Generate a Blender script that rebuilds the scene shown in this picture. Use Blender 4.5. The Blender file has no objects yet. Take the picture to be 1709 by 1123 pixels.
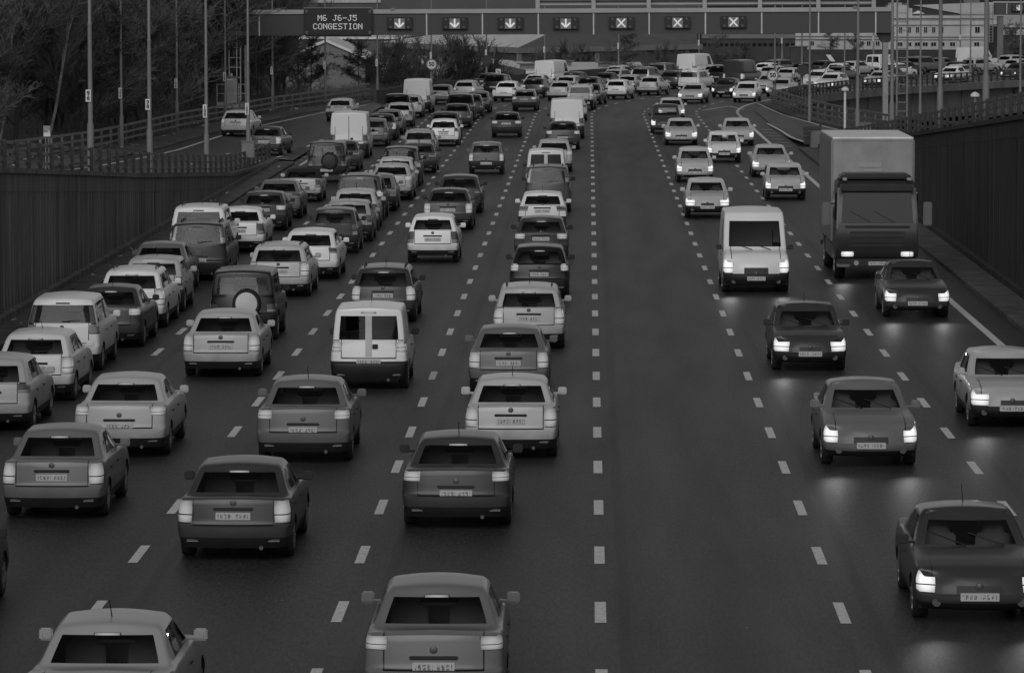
import bpy, bmesh, math, random
from mathutils import Vector, Matrix, Euler
random.seed(11)
C = bpy.context.scene
COL = C.collection
R = math.radians

# ------------------------------------------------------------------ camera, world, sun, exposure
F, CX, CY = 7150.0, 854.5, 561.5            # photograph's focal length and centre, in its pixels
CAMZ = 8.9
cam_d = bpy.data.cameras.new("camera")
cam = bpy.data.objects.new("camera", cam_d)
COL.objects.link(cam)
cam_d.sensor_width = 36.0
cam_d.lens = F / 1709.0 * 36.0
cam_d.clip_start = 0.5
cam_d.clip_end = 6000
cam.location = (0, 0, CAMZ)
cam.rotation_euler = (math.pi / 2 - math.atan(597.5 / F), 0, math.atan(128.5 / F))
C.camera = cam

SUN_EL, SUN_AZ = 30.0, 188.0
world = bpy.data.worlds.new("World")
C.world = world
world.use_nodes = True
wn, wl = world.node_tree.nodes, world.node_tree.links
wn.clear()
sky = wn.new("ShaderNodeTexSky")
sky.sky_type = 'NISHITA'
sky.sun_disc = False
sky.sun_elevation = R(SUN_EL)
sky.sun_rotation = R(SUN_AZ)
sky.air_density = 1.0
sky.dust_density = 1.0
bw = wn.new("ShaderNodeRGBToBW")            # the photograph is black and white: a grey overcast sky
bg = wn.new("ShaderNodeBackground")
bg.inputs[1].default_value = 0.10
wo = wn.new("ShaderNodeOutputWorld")
wl.new(sky.outputs[0], bw.inputs[0])
wl.new(bw.outputs[0], bg.inputs[0])
wl.new(bg.outputs[0], wo.inputs[0])

sun_d = bpy.data.lights.new("sun", 'SUN')
sun_d.energy = 1.35
sun_d.angle = R(40)
sun = bpy.data.objects.new("sun", sun_d)
COL.objects.link(sun)
sun.rotation_euler = Euler((R(90 - SUN_EL), 0, R(180 - SUN_AZ)))
C.view_settings.view_transform = 'Standard'
C.view_settings.look = 'None'
C.view_settings.gamma = 1
C.view_settings.exposure = -0.5
C.cycles.max_bounces = 6
C.cycles.transparent_max_bounces = 12

# ------------------------------------------------------------------ materials
MATS = {}
class NT:
    def __init__(s, m):
        m.use_nodes = True
        s.n, s.l = m.node_tree.nodes, m.node_tree.links
        s.n.clear()
        s.out = s.n.new("ShaderNodeOutputMaterial")
    def node(s, t, **kw):
        x = s.n.new(t)
        for k, v in kw.items():
            setattr(x, k, v)
        return x
    def put(s, sock, v):
        if isinstance(v, bpy.types.NodeSocket):
            s.l.new(v, sock)
        elif isinstance(v, (int, float)) and sock.type == 'RGBA':
            sock.default_value = (v, v, v, 1)
        else:
            sock.default_value = v
    def math(s, op, a, b=0.0, c=0.0):
        x = s.node("ShaderNodeMath", operation=op)
        for i, v in enumerate((a, b, c)):
            s.put(x.inputs[i], v)
        return x.outputs[0]
    def noise(s, vec, scale, detail=3.0, rough=0.55):
        x = s.node("ShaderNodeTexNoise")
        if vec is not None:
            s.l.new(vec, x.inputs["Vector"])
        x.inputs["Scale"].default_value = scale
        x.inputs["Detail"].default_value = detail
        x.inputs["Roughness"].default_value = rough
        return x.outputs["Fac"]
    def ramp(s, v, a, b, lo, hi):
        x = s.node("ShaderNodeMapRange")
        s.put(x.inputs[0], v)
        for i, q in enumerate((a, b, lo, hi)):
            s.put(x.inputs[i + 1], q)
        return x.outputs[0]
    def mapped(s, vec, scale):
        x = s.node("ShaderNodeMapping")
        s.l.new(vec, x.inputs["Vector"])
        x.inputs["Scale"].default_value = scale
        return x.outputs[0]
    def principled(s, base, rough=0.6, metal=0.0, spec=0.5, coat=0.0, bump=None, bstr=0.3, bdist=0.02):
        p = s.node("ShaderNodeBsdfPrincipled")
        s.put(p.inputs["Base Color"], base)
        s.put(p.inputs["Roughness"], rough)
        s.put(p.inputs["Metallic"], metal)
        s.put(p.inputs["Specular IOR Level"], spec)
        s.put(p.inputs["Coat Weight"], coat)
        p.inputs["Coat Roughness"].default_value = 0.12
        if bump is not None:
            b = s.node("ShaderNodeBump")
            b.inputs["Strength"].default_value = bstr
            b.inputs["Distance"].default_value = bdist
            s.l.new(bump, b.inputs["Height"])
            s.l.new(b.outputs[0], p.inputs["Normal"])
        s.l.new(p.outputs[0], s.out.inputs[0])
        return p

def mat(name, v, rough=0.6, metal=0.0, spec=0.4, coat=0.0, var=0.15, scale=2.0, stretch=(1, 1, 1), bump=0.0):
    """a grey surface with uneven tone"""
    if name in MATS:
        return MATS[name]
    m = bpy.data.materials.new(name)
    t = NT(m)
    co = t.node("ShaderNodeTexCoord").outputs["Object"]
    n = t.noise(t.mapped(co, stretch), scale, 4)
    f = t.ramp(n, 0.3, 0.7, v * (1 - var), v * (1 + var))
    t.principled(f, rough, metal, spec, coat, bump=n if bump else None, bstr=bump)
    MATS[name] = m
    return m

def glow(name, v, strength):
    if name in MATS:
        return MATS[name]
    m = bpy.data.materials.new(name)
    t = NT(m)
    p = t.principled(0.3, 0.2)
    p.inputs["Emission Color"].default_value = (v, v, v, 1)
    p.inputs["Emission Strength"].default_value = strength
    MATS[name] = m
    return m

def paint(v):
    name = "car_paint_%03d" % int(v * 1000)
    if name in MATS:
        return MATS[name]
    m = bpy.data.materials.new(name)
    t = NT(m)
    tc = t.node("ShaderNodeTexCoord")
    co, ge = tc.outputs["Object"], tc.outputs["Generated"]
    z = t.node("ShaderNodeSeparateXYZ")
    t.l.new(co, z.inputs[0])
    g = t.node("ShaderNodeSeparateXYZ")
    t.l.new(ge, g.inputs[0])
    M = t.math
    ax = M('ABSOLUTE', M('SUBTRACT', g.outputs[0], .5))
    near = lambda a, c, w: M('LESS_THAN', M('ABSOLUTE', M('SUBTRACT', a, c)), w)
    inside = lambda a, lo, hi: M('MULTIPLY', M('GREATER_THAN', a, lo), M('LESS_THAN', a, hi))
    gy, gz = g.outputs[1], g.outputs[2]
    tail = M('MULTIPLY', M('LESS_THAN', gy, .10), M('ADD', M('MULTIPLY', near(ax, .345, .0055), inside(gz, .24, .62)), M('MULTIPLY', near(gz, .235, .010), M('LESS_THAN', ax, .35))))
    nose = M('MULTIPLY', M('GREATER_THAN', gy, .76), M('MULTIPLY', near(ax, .36, .0055), M('GREATER_THAN', gz, .30)))
    door = M('MULTIPLY', M('MULTIPLY', M('GREATER_THAN', ax, .40), inside(gz, .06, .62)), M('ADD', M('ADD', near(gy, .27, .0022), near(gy, .46, .0022)), near(gy, .70, .0022)))
    gap = M('MINIMUM', M('ADD', M('ADD', tail, nose), door), 1.0)
    dirt = M('MULTIPLY', t.ramp(z.outputs[2], 0.25, 0.80, 0.6, 0.0), t.ramp(t.noise(co, 3.0, 4), 0.3, 0.7, 0.3, 1.0))
    mix = t.node("ShaderNodeMix", data_type='RGBA')
    t.l.new(dirt, mix.inputs[0])
    t.put(mix.inputs[6], v)
    t.put(mix.inputs[7], 0.055)
    mx2 = t.node("ShaderNodeMix", data_type='RGBA')
    t.l.new(gap, mx2.inputs[0])
    t.l.new(mix.outputs[2], mx2.inputs[6])
    t.put(mx2.inputs[7], 0.008)
    t.principled(mx2.outputs[2], t.ramp(dirt, 0, 0.5, 0.30, 0.6), 0.0, 0.3, 0.22 if v < 0.5 else 0.25)
    MATS[name] = m
    return m

def lens(name, base, core, strength):
    """a lamp lens: pale segments, darker rim, and light from the middle when lit"""
    m = bpy.data.materials.new(name)
    t = NT(m)
    g = t.node("ShaderNodeSeparateXYZ")
    t.l.new(t.node("ShaderNodeTexCoord").outputs["Generated"], g.inputs[0])
    M = t.math
    dx, dz = M('ABSOLUTE', M('SUBTRACT', g.outputs[0], .5)), M('ABSOLUTE', M('SUBTRACT', g.outputs[2], .5))
    rim = M('MULTIPLY', M('LESS_THAN', dx, .46), M('LESS_THAN', dz, .455))
    seg = M('GREATER_THAN', M('ABSOLUTE', M('SUBTRACT', g.outputs[2], .36)), .025)
    ok = M('MULTIPLY', rim, seg)
    low = M('LESS_THAN', g.outputs[2], .36)
    col = M('MULTIPLY', ok, M('MULTIPLY_ADD', low, core, base))
    p = t.principled(M('ADD', col, .012), .12, 0, .6, .5)
    if strength:
        r2 = M('ADD', M('MULTIPLY', dx, dx), M('MULTIPLY', dz, dz))
        e = M('MULTIPLY', ok, M('MULTIPLY', t.ramp(r2, 0.0, .30, 1.0, .25), strength))
        p.inputs["Emission Color"].default_value = (1, 1, 1, 1)
        t.put(p.inputs["Emission Strength"], e)
    MATS[name] = m
    return m

def plate_mat():
    m = bpy.data.materials.new("number_plate_reflective")
    t = NT(m)
    g = t.node("ShaderNodeSeparateXYZ")
    t.l.new(t.node("ShaderNodeTexCoord").outputs["Generated"], g.inputs[0])
    M = t.math
    gx, gz = g.outputs[0], g.outputs[2]
    # unreadable characters, different on every car
    f = M('FRACT', M('MULTIPLY', gx, 9.0))
    oi = t.node("ShaderNodeObjectInfo").outputs["Random"]
    cv = t.node("ShaderNodeCombineXYZ")
    t.put(cv.inputs[0], M('FLOOR', M('MULTIPLY', gx, 36.0)))
    t.put(cv.inputs[1], M('FLOOR', M('MULTIPLY', gz, 8.0)))
    t.put(cv.inputs[2], M('FLOOR', M('MULTIPLY', oi, 997.0)))
    wn_ = t.node("ShaderNodeTexWhiteNoise")
    t.l.new(cv.outputs[0], wn_.inputs["Vector"])
    bits = M('GREATER_THAN', wn_.outputs["Value"], .36)
    blk = M('MULTIPLY', M('MULTIPLY', M('GREATER_THAN', f, .18), M('LESS_THAN', f, .84)), M('LESS_THAN', M('ABSOLUTE', M('SUBTRACT', gz, .5)), .30))
    blk = M('MULTIPLY', M('MULTIPLY', blk, bits), M('MULTIPLY', M('LESS_THAN', M('ABSOLUTE', M('SUBTRACT', gx, .5)), .44), M('GREATER_THAN', M('ABSOLUTE', M('SUBTRACT', gx, .53)), .05)))
    t.principled(M('MULTIPLY_ADD', blk, -.34, .50), .4, 0, .4)
    return m

def glass_mat(name, tint):
    m = bpy.data.materials.new(name)
    t = NT(m)
    tr = t.node("ShaderNodeBsdfTransparent")
    tr.inputs[0].default_value = (tint, tint, tint, 1)
    gl = t.node("ShaderNodeBsdfGlossy")
    gl.inputs["Color"].default_value = (0.85, 0.85, 0.85, 1)
    gl.inputs["Roughness"].default_value = 0.03
    fr = t.node("ShaderNodeFresnel")
    fr.inputs[0].default_value = 1.42
    mx = t.node("ShaderNodeMixShader")
    t.l.new(fr.outputs[0], mx.inputs[0])
    t.l.new(tr.outputs[0], mx.inputs[1])
    t.l.new(gl.outputs[0], mx.inputs[2])
    t.l.new(mx.outputs[0], t.out.inputs[0])
    MATS[name] = m
    return m

GLASS = glass_mat("car_glass", 0.78)
TRIM = mat("black_plastic", 0.018, 0.55, var=0.2)
RUBBER = mat("tyre_rubber", 0.02, 0.8, var=0.2)
RIM = mat("alloy_rim", 0.32, 0.35, 0.6)
SEAT = mat("dark_seat_cloth", 0.20, 0.9)
PLATE = plate_mat()
TAIL = lens("tail_lamp_lens", .06, .16, 0)
TAIL_ON = lens("lit_tail_lamp", .08, .12, .5)
HEAD = lens("headlamp_lens", .35, .1, 0)
HEAD_ON = lens("lit_headlamp", .4, .05, 1.25)
SOFT = mat("black_soft_top", 0.015, 0.9)
CHROME = mat("exhaust_steel", 0.10, 0.5, 0.5)
STEEL = mat("galvanised_steel", 0.17, 0.5, 0.3, var=0.15, scale=1.2)
COLUMN = mat("grey_column_paint", 0.19, 0.6, var=0.15, scale=0.8)
DARKPOST = mat("dark_parapet_post", 0.032, 0.6, var=0.2, scale=3)
CONC = mat("weathered_concrete", 0.16, 0.9, var=0.3, scale=1.0, stretch=(1, 1, 0.3), bump=0.1)
WHITE = mat("white_sign_face", 0.62, 0.5, var=0.05)
BLACKF = mat("black_sign_paint", 0.012, 0.5)

# ------------------------------------------------------------------ mesh helpers
def link(name, me, m=None, parent=None, loc=None):
    o = bpy.data.objects.new(name, me)
    COL.objects.link(o)
    if m is not None and me is not None and len(me.materials) == 0:
        me.materials.append(m)
    if parent is not None:
        o.parent = parent
    if loc is not None:
        o.location = loc
    return o

def tag(o, label=None, cat=None, group=None, kind=None):
    for k, v in (("label", label), ("category", cat), ("group", group), ("kind", kind)):
        if v:
            o[k] = v
    return o

def thing(name, label, cat, loc=(0, 0, 0), rz=0.0, group=None):
    o = link(name, None, loc=loc)
    o.rotation_euler = (0, 0, rz)
    o.empty_display_size = 0.2
    return tag(o, label, cat, group)

class MB:
    def __init__(s):
        s.v, s.f = [], []
    def add(s, vs, fs):
        b = len(s.v)
        s.v += [tuple(x) for x in vs]
        s.f += [tuple(b + i for i in f) for f in fs]
        return s
    def box(s, x0, x1, y0, y1, z0, z1):
        return s.add([(x, y, z) for z in (z0, z1) for y in (y0, y1) for x in (x0, x1)],
                     [(0, 2, 3, 1), (4, 5, 7, 6), (0, 1, 5, 4), (2, 6, 7, 3), (0, 4, 6, 2), (1, 3, 7, 5)])
    def prism(s, poly, y0, y1):
        """poly of (x,z), extruded along y"""
        n = len(poly)
        vs = [(x, y0, z) for x, z in poly] + [(x, y1, z) for x, z in poly]
        return s.add(vs, [tuple(range(n)), tuple(range(2 * n - 1, n - 1, -1))] + [(i, i + n, (i + 1) % n + n, (i + 1) % n) for i in range(n)])
    def tube(s, a, b, ra, rb=None, n=8, caps=True):
        a, b = Vector(a), Vector(b)
        rb = ra if rb is None else rb
        d = (b - a).normalized()
        u = d.orthogonal().normalized()
        w = d.cross(u)
        vs = []
        for p, r in ((a, ra), (b, rb)):
            for i in range(n):
                t = 2 * math.pi * i / n
                vs.append(p + (u * math.cos(t) + w * math.sin(t)) * r)
        fs = [(i, (i + 1) % n, (i + 1) % n + n, i + n) for i in range(n)]
        if caps:
            fs += [tuple(range(n - 1, -1, -1)), tuple(range(n, 2 * n))]
        return s.add(vs, fs)
    def lathe(s, prof, n=12, axis='z', base=(0, 0, 0)):
        vs = []
        for r, h in prof:
            for i in range(n):
                t = 2 * math.pi * i / n
                c, q = r * math.cos(t), r * math.sin(t)
                p = {'z': (c, q, h), 'x': (h, c, q), 'y': (c, h, q)}[axis]
                vs.append((p[0] + base[0], p[1] + base[1], p[2] + base[2]))
        fs = []
        for k in range(len(prof) - 1):
            for i in range(n):
                fs.append((k * n + i, k * n + (i + 1) % n, (k + 1) * n + (i + 1) % n, (k + 1) * n + i))
        fs += [tuple(range(n - 1, -1, -1)), tuple(range((len(prof) - 1) * n, len(prof) * n))]
        return s.add(vs, fs)
    def mesh(s, name, smooth=0, bevel=0.0, recalc=True):
        me = bpy.data.meshes.new(name)
        me.from_pydata(s.v, [], s.f)
        if recalc or bevel:
            bm = bmesh.new()
            bm.from_mesh(me)
            if bevel:
                bmesh.ops.bevel(bm, geom=bm.edges[:], offset=bevel, segments=2, affect='EDGES', clamp_overlap=True)
            bmesh.ops.recalc_face_normals(bm, faces=bm.faces)
            bm.to_mesh(me)
            bm.free()
        if smooth:
            me.shade_smooth()
            me.set_sharp_from_angle(angle=R(smooth))
        return me
    def build(s, name, m, parent=None, smooth=0, bevel=0.0, loc=None):
        return link(name, s.mesh(name, smooth, bevel), m, parent, loc)

def sweep(pts, prof, name, m, parent=None):
    """prof of (side, up) swept along pts with the side kept level"""
    mb = MB()
    n = len(prof)
    for i, p in enumerate(pts):
        a = Vector(pts[max(i - 1, 0)])
        b = Vector(pts[min(i + 1, len(pts) - 1)])
        d = b - a
        s = Vector((d.y, -d.x, 0)).normalized()
        for u, w in prof:
            mb.v.append(tuple(Vector(p) + s * u + Vector((0, 0, w))))
    for i in range(len(pts) - 1):
        for k in range(n):
            mb.f.append((i * n + k, i * n + (k + 1) % n, (i + 1) * n + (k + 1) % n, (i + 1) * n + k))
    mb.f += [tuple(range(n)), tuple(range(len(mb.v) - 1, len(mb.v) - n - 1, -1))]
    return mb.build(name, m, parent)

def rect(w, h, z0=0.0):
    return [(-w / 2, z0), (w / 2, z0), (w / 2, z0 + h), (-w / 2, z0 + h)]

def text_mesh(s, size, extr=0.004):
    cu = bpy.data.curves.new("lettering", 'FONT')
    cu.body = s
    cu.size = size
    cu.align_x = 'CENTER'
    cu.align_y = 'CENTER'
    cu.extrude = extr
    cu.bevel_depth = size * .035
    cu.bevel_resolution = 0
    o = bpy.data.objects.new("lettering", cu)
    COL.objects.link(o)
    bpy.context.view_layer.update()
    me = bpy.data.meshes.new_from_object(o.evaluated_get(bpy.context.evaluated_depsgraph_get()))
    bpy.data.objects.remove(o)
    # stand it up, facing -y
    me.transform(Matrix.Rotation(math.pi / 2, 4, 'X'))
    return me

def lerp_table(t, x):
    if x <= t[0][0]:
        return t[0][1]
    for (a, p), (b, q) in zip(t, t[1:]):
        if x <= b:
            return p + (q - p) * (x - a) / (b - a)
    return t[-1][1]

def ground(px, py, z=0.0):
    d = cam.rotation_euler.to_matrix() @ Vector(((px - CX) / F, -(py - CY) / F, -1))
    return Vector((0, 0, CAMZ)) + d * ((z - CAMZ) / d.z)

# ------------------------------------------------------------------ the road's own line: straight, then a bend
S0, RB = 280.0, 190.0
def path(s, d=0.0):
    """(point at lateral offset d, heading angle to the right)"""
    z = 0.0
    x0 = 0.17
    if s <= S0:
        return Vector((x0 + d, s, z)), 0.0
    th = (s - S0) / RB
    if th > 1.15:
        e = (s - S0) - 1.15 * RB
        th = 1.15
    else:
        e = 0.0
    p = Vector((x0 + RB * (1 - math.cos(th)) + e * math.sin(th), S0 + RB * math.sin(th) + e * math.cos(th), z))
    return p + Vector((math.cos(th), -math.sin(th), 0)) * d, th
# ------------------------------------------------------------------ cars
# local axes: +y forwards, origin on the road under the middle of the car
ROWX = [0.93, 0.985, 1.0, 0.997, 0.985, 0.935]
def shell(P):
    """one closed skin of the car; material slots: 0 paint 1 glass 2 trim 3 tail lamp 4 headlamp 5 soft top"""
    hw, st, ra, fa = P['hw'], P['st'], P['ra'], P['fa']
    c = [-1, -P.get('c2', .80), -P.get('c1', .4), 0, P.get('c1', .4), P.get('c2', .80), 1]
    fr = P.get('fr', [0, .24, .46, .51, .80, 1.0])
    z0 = P.get('z0', .22)
    cg = [-1, -.90, -.45, 0, .45, .90, 1]
    n = len(st)
    gx = P.get('gx', [.935, .91, .77, .70])
    tz, ty = P.get('tz', [0, .07, .87, 1]), [0, .07, .88, 1]
    V, idx, faces = [], {}, []
    plan = lambda i: P.get('pr', .94) if i == 0 else P.get('pf', .90) if i == n - 1 else .99 if i in (1, n - 2) else 1.0
    def lo(i, j, k):
        key = ('l', i, j, k)
        if key not in idx:
            y, top = st[i][0], st[i][1]
            a = abs(c[j])
            x = c[j] * hw * ROWX[k] * plan(i)
            if i == 0:
                y += .09 * a ** 3 + (.06 if k == 0 else 0) + (P.get('tuck', .05) if k == 5 else P.get('tuck', .05) * .5 if k == 4 else 0) - (.05 if k in (1, 2) else 0)
            if i == n - 1:
                y -= .20 * a ** 3 + (.10 if k == 0 else 0) + (.10 if k == 5 else .03 if k == 4 else 0) - (.04 if k in (1, 2) else 0)
            z = z0 + (top - z0) * fr[k] + (.03 * (1 - a * a) if k == 5 and not (ra < i < fa) else 0)
            idx[key] = len(V); V.append((x, y, z))
        return idx[key]
    def gh(i, j, m):
        if m == 0:
            return lo(i, j, 5)
        key = ('g', i, j, m)
        if key not in idx:
            y, top, yr, zr = st[i]
            a = abs(cg[j])
            x = cg[j] * hw * gx[m] * (.97 if i in (ra, fa) else 1)
            yy = y + (yr - y) * ty[m]
            if i == ra: yy += .07 * a ** 3 + (P.get('tuck', .05) if ra == 0 else 0) * (1 - ty[m])
            if i == fa: yy -= .16 * a ** 2
            z = top + (zr - top) * tz[m] + (.05 * (1 - a * a) if m == 3 else 0)
            idx[key] = len(V); V.append((x, yy, z))
        return idx[key]
    def f(vs, m): faces.append((vs, m))
    tr, hr = P.get('tail', (3, 4)), P.get('head', (3, 4))
    bp = P.get('bump', (0,))
    for i in (0, n - 1):
        for j in range(6):
            for k in range(5):
                m = 2 if k in bp else 0
                if j in (0, 5) and i == 0 and k in tr: m = 3
                if j in (0, 5) and i == n - 1 and k in hr: m = 4
                if j in (2, 3) and i == n - 1 and k == P.get('grille', 3): m = 2
                f([lo(i, j, k), lo(i, j + 1, k), lo(i, j + 1, k + 1), lo(i, j, k + 1)], m)
    for i in range(n - 1):
        for k in range(5):
            for j in (0, 6):
                m = 2 if k in bp and (k == 0 or i in (0, n - 2)) else 0
                if i == 0 and k in tr: m = 3
                if i == n - 2 and k in hr: m = 4
                f([lo(i, j, k), lo(i + 1, j, k), lo(i + 1, j, k + 1), lo(i, j, k + 1)], m)
        for j in range(6):
            f([lo(i, j, 0), lo(i + 1, j, 0), lo(i + 1, j + 1, 0), lo(i, j + 1, 0)], 2)
            if not (ra <= i < fa):
                f([lo(i, j, 5), lo(i + 1, j, 5), lo(i + 1, j + 1, 5), lo(i, j + 1, 5)], 0)
    gp = 5 if P.get('soft') else 0
    for i in (ra, fa):
        for j in range(6):
            for m in range(3):
                q = gp
                if m == 1 and 1 <= j <= 4 and (i == fa or P.get('rg', True)): q = 1
                if i == ra and j in (0, 5) and m in P.get('hightail', ()): q = 3
                f([gh(i, j, m), gh(i, j + 1, m), gh(i, j + 1, m + 1), gh(i, j, m + 1)], q)
    for i in range(ra, fa):
        for j in (0, 6):
            for m in range(3):
                q = gp
                if m == 1 and (i - ra) in P['sg']: q = 1
                elif m == 1 and (i - ra) in P.get('bp', ()): q = 2
                f([gh(i, j, m), gh(i + 1, j, m), gh(i + 1, j, m + 1), gh(i, j, m + 1)], q)
        for j in range(6):
            f([gh(i, j, 3), gh(i + 1, j, 3), gh(i + 1, j + 1, 3), gh(i, j + 1, 3)], gp)
    me = bpy.data.meshes.new("shell")
    me.from_pydata(V, [], [q for q, _ in faces])
    me.polygons.foreach_set("material_index", [m for _, m in faces])
    bm = bmesh.new(); bm.from_mesh(me)
    bmesh.ops.recalc_face_normals(bm, faces=bm.faces)
    cr = bm.edges.layers.float.new('crease_edge')
    inv = {v: k for k, v in idx.items()}
    for e in bm.edges:
        ks = [inv[v.index] for v in e.verts]
        w = 0.0
        if all(k[0] == 'l' for k in ks):
            kk = [k[3] for k in ks]; jj = [k[2] for k in ks]; ii = [k[1] for k in ks]
            if kk == [0, 0]: w = .6
            elif kk == [5, 5]: w = P.get('beltc', .45)
            elif kk == [2, 2]: w = .55
            elif kk == [3, 3]: w = .35
            elif jj in ([0, 0], [6, 6]) and ii[0] == ii[1] and ii[0] in (0, n - 1): w = P.get('corner', .25)
        else:
            mm = [k[3] if k[0] == 'g' else 0 for k in ks]; jj = [k[2] for k in ks]; ii = [k[1] for k in ks]
            if mm == [3, 3]: w = P.get('roofc', .3)
            elif jj[0] == jj[1] and jj[0] in (0, 6) and ii[0] == ii[1] and ii[0] in (ra, fa): w = P.get('pillar', .4)
            elif mm in ([1, 1], [2, 2]): w = .35
        if w: e[cr] = w
    bm.to_mesh(me); bm.free()
    return me

def evaluated(o):
    bpy.context.view_layer.update()
    dg = bpy.context.evaluated_depsgraph_get()
    return bpy.data.meshes.new_from_object(o.evaluated_get(dg))

def take(me, polys, name):
    """a mesh of its own from some of the polygons"""
    mp, vs, fs = {}, [], []
    for p in polys:
        q = []
        for v in me.polygons[p].vertices:
            if v not in mp:
                mp[v] = len(vs); vs.append(me.vertices[v].co[:])
            q.append(mp[v])
        fs.append(q)
    m = bpy.data.meshes.new(name)
    m.from_pydata(vs, [], fs)
    m.shade_smooth()
    m.set_sharp_from_angle(angle=R(42))
    return m

def islands(me, polys):
    own = {}
    par = {p: p for p in polys}
    def find(a):
        while par[a] != a:
            par[a] = par[par[a]]; a = par[a]
        return a
    for p in polys:
        for v in me.polygons[p].vertices:
            if v in own: par[find(p)] = find(own[v])
            else: own[v] = p
    out = {}
    for p in polys: out.setdefault(find(p), []).append(p)
    return list(out.values())

def wheel_meshes(r, w, tag_):
    mb = MB()
    mb.lathe([(r * .62, -w / 2), (r * .94, -w / 2), (r, -w * .36), (r, w * .36), (r * .94, w / 2), (r * .62, w / 2)], 20, 'x')
    tyre = mb.mesh("tyre_" + tag_, 50)
    mb = MB()
    mb.lathe([(.05, w * .40), (r * .2, w * .42), (r * .2, w * .30)], 10, 'x')
    for k in range(5):
        t = 2 * math.pi * k / 5
        a = Vector((w * .36, math.cos(t) * r * .15, math.sin(t) * r * .15)); b = Vector((w * .44, math.cos(t) * r * .6, math.sin(t) * r * .6))
        mb.tube(a, b, r * .12, r * .10, 6)
    n = 20
    for q in (1, -1):
        mb.lathe([(r * .66, w * .51 * q), (r * .58, w * .515 * q), (r * .56, w * .30 * q), (r * .64, w * .28 * q)], n, 'x')
    return tyre, mb.mesh("rim_" + tag_, 50)

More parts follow.
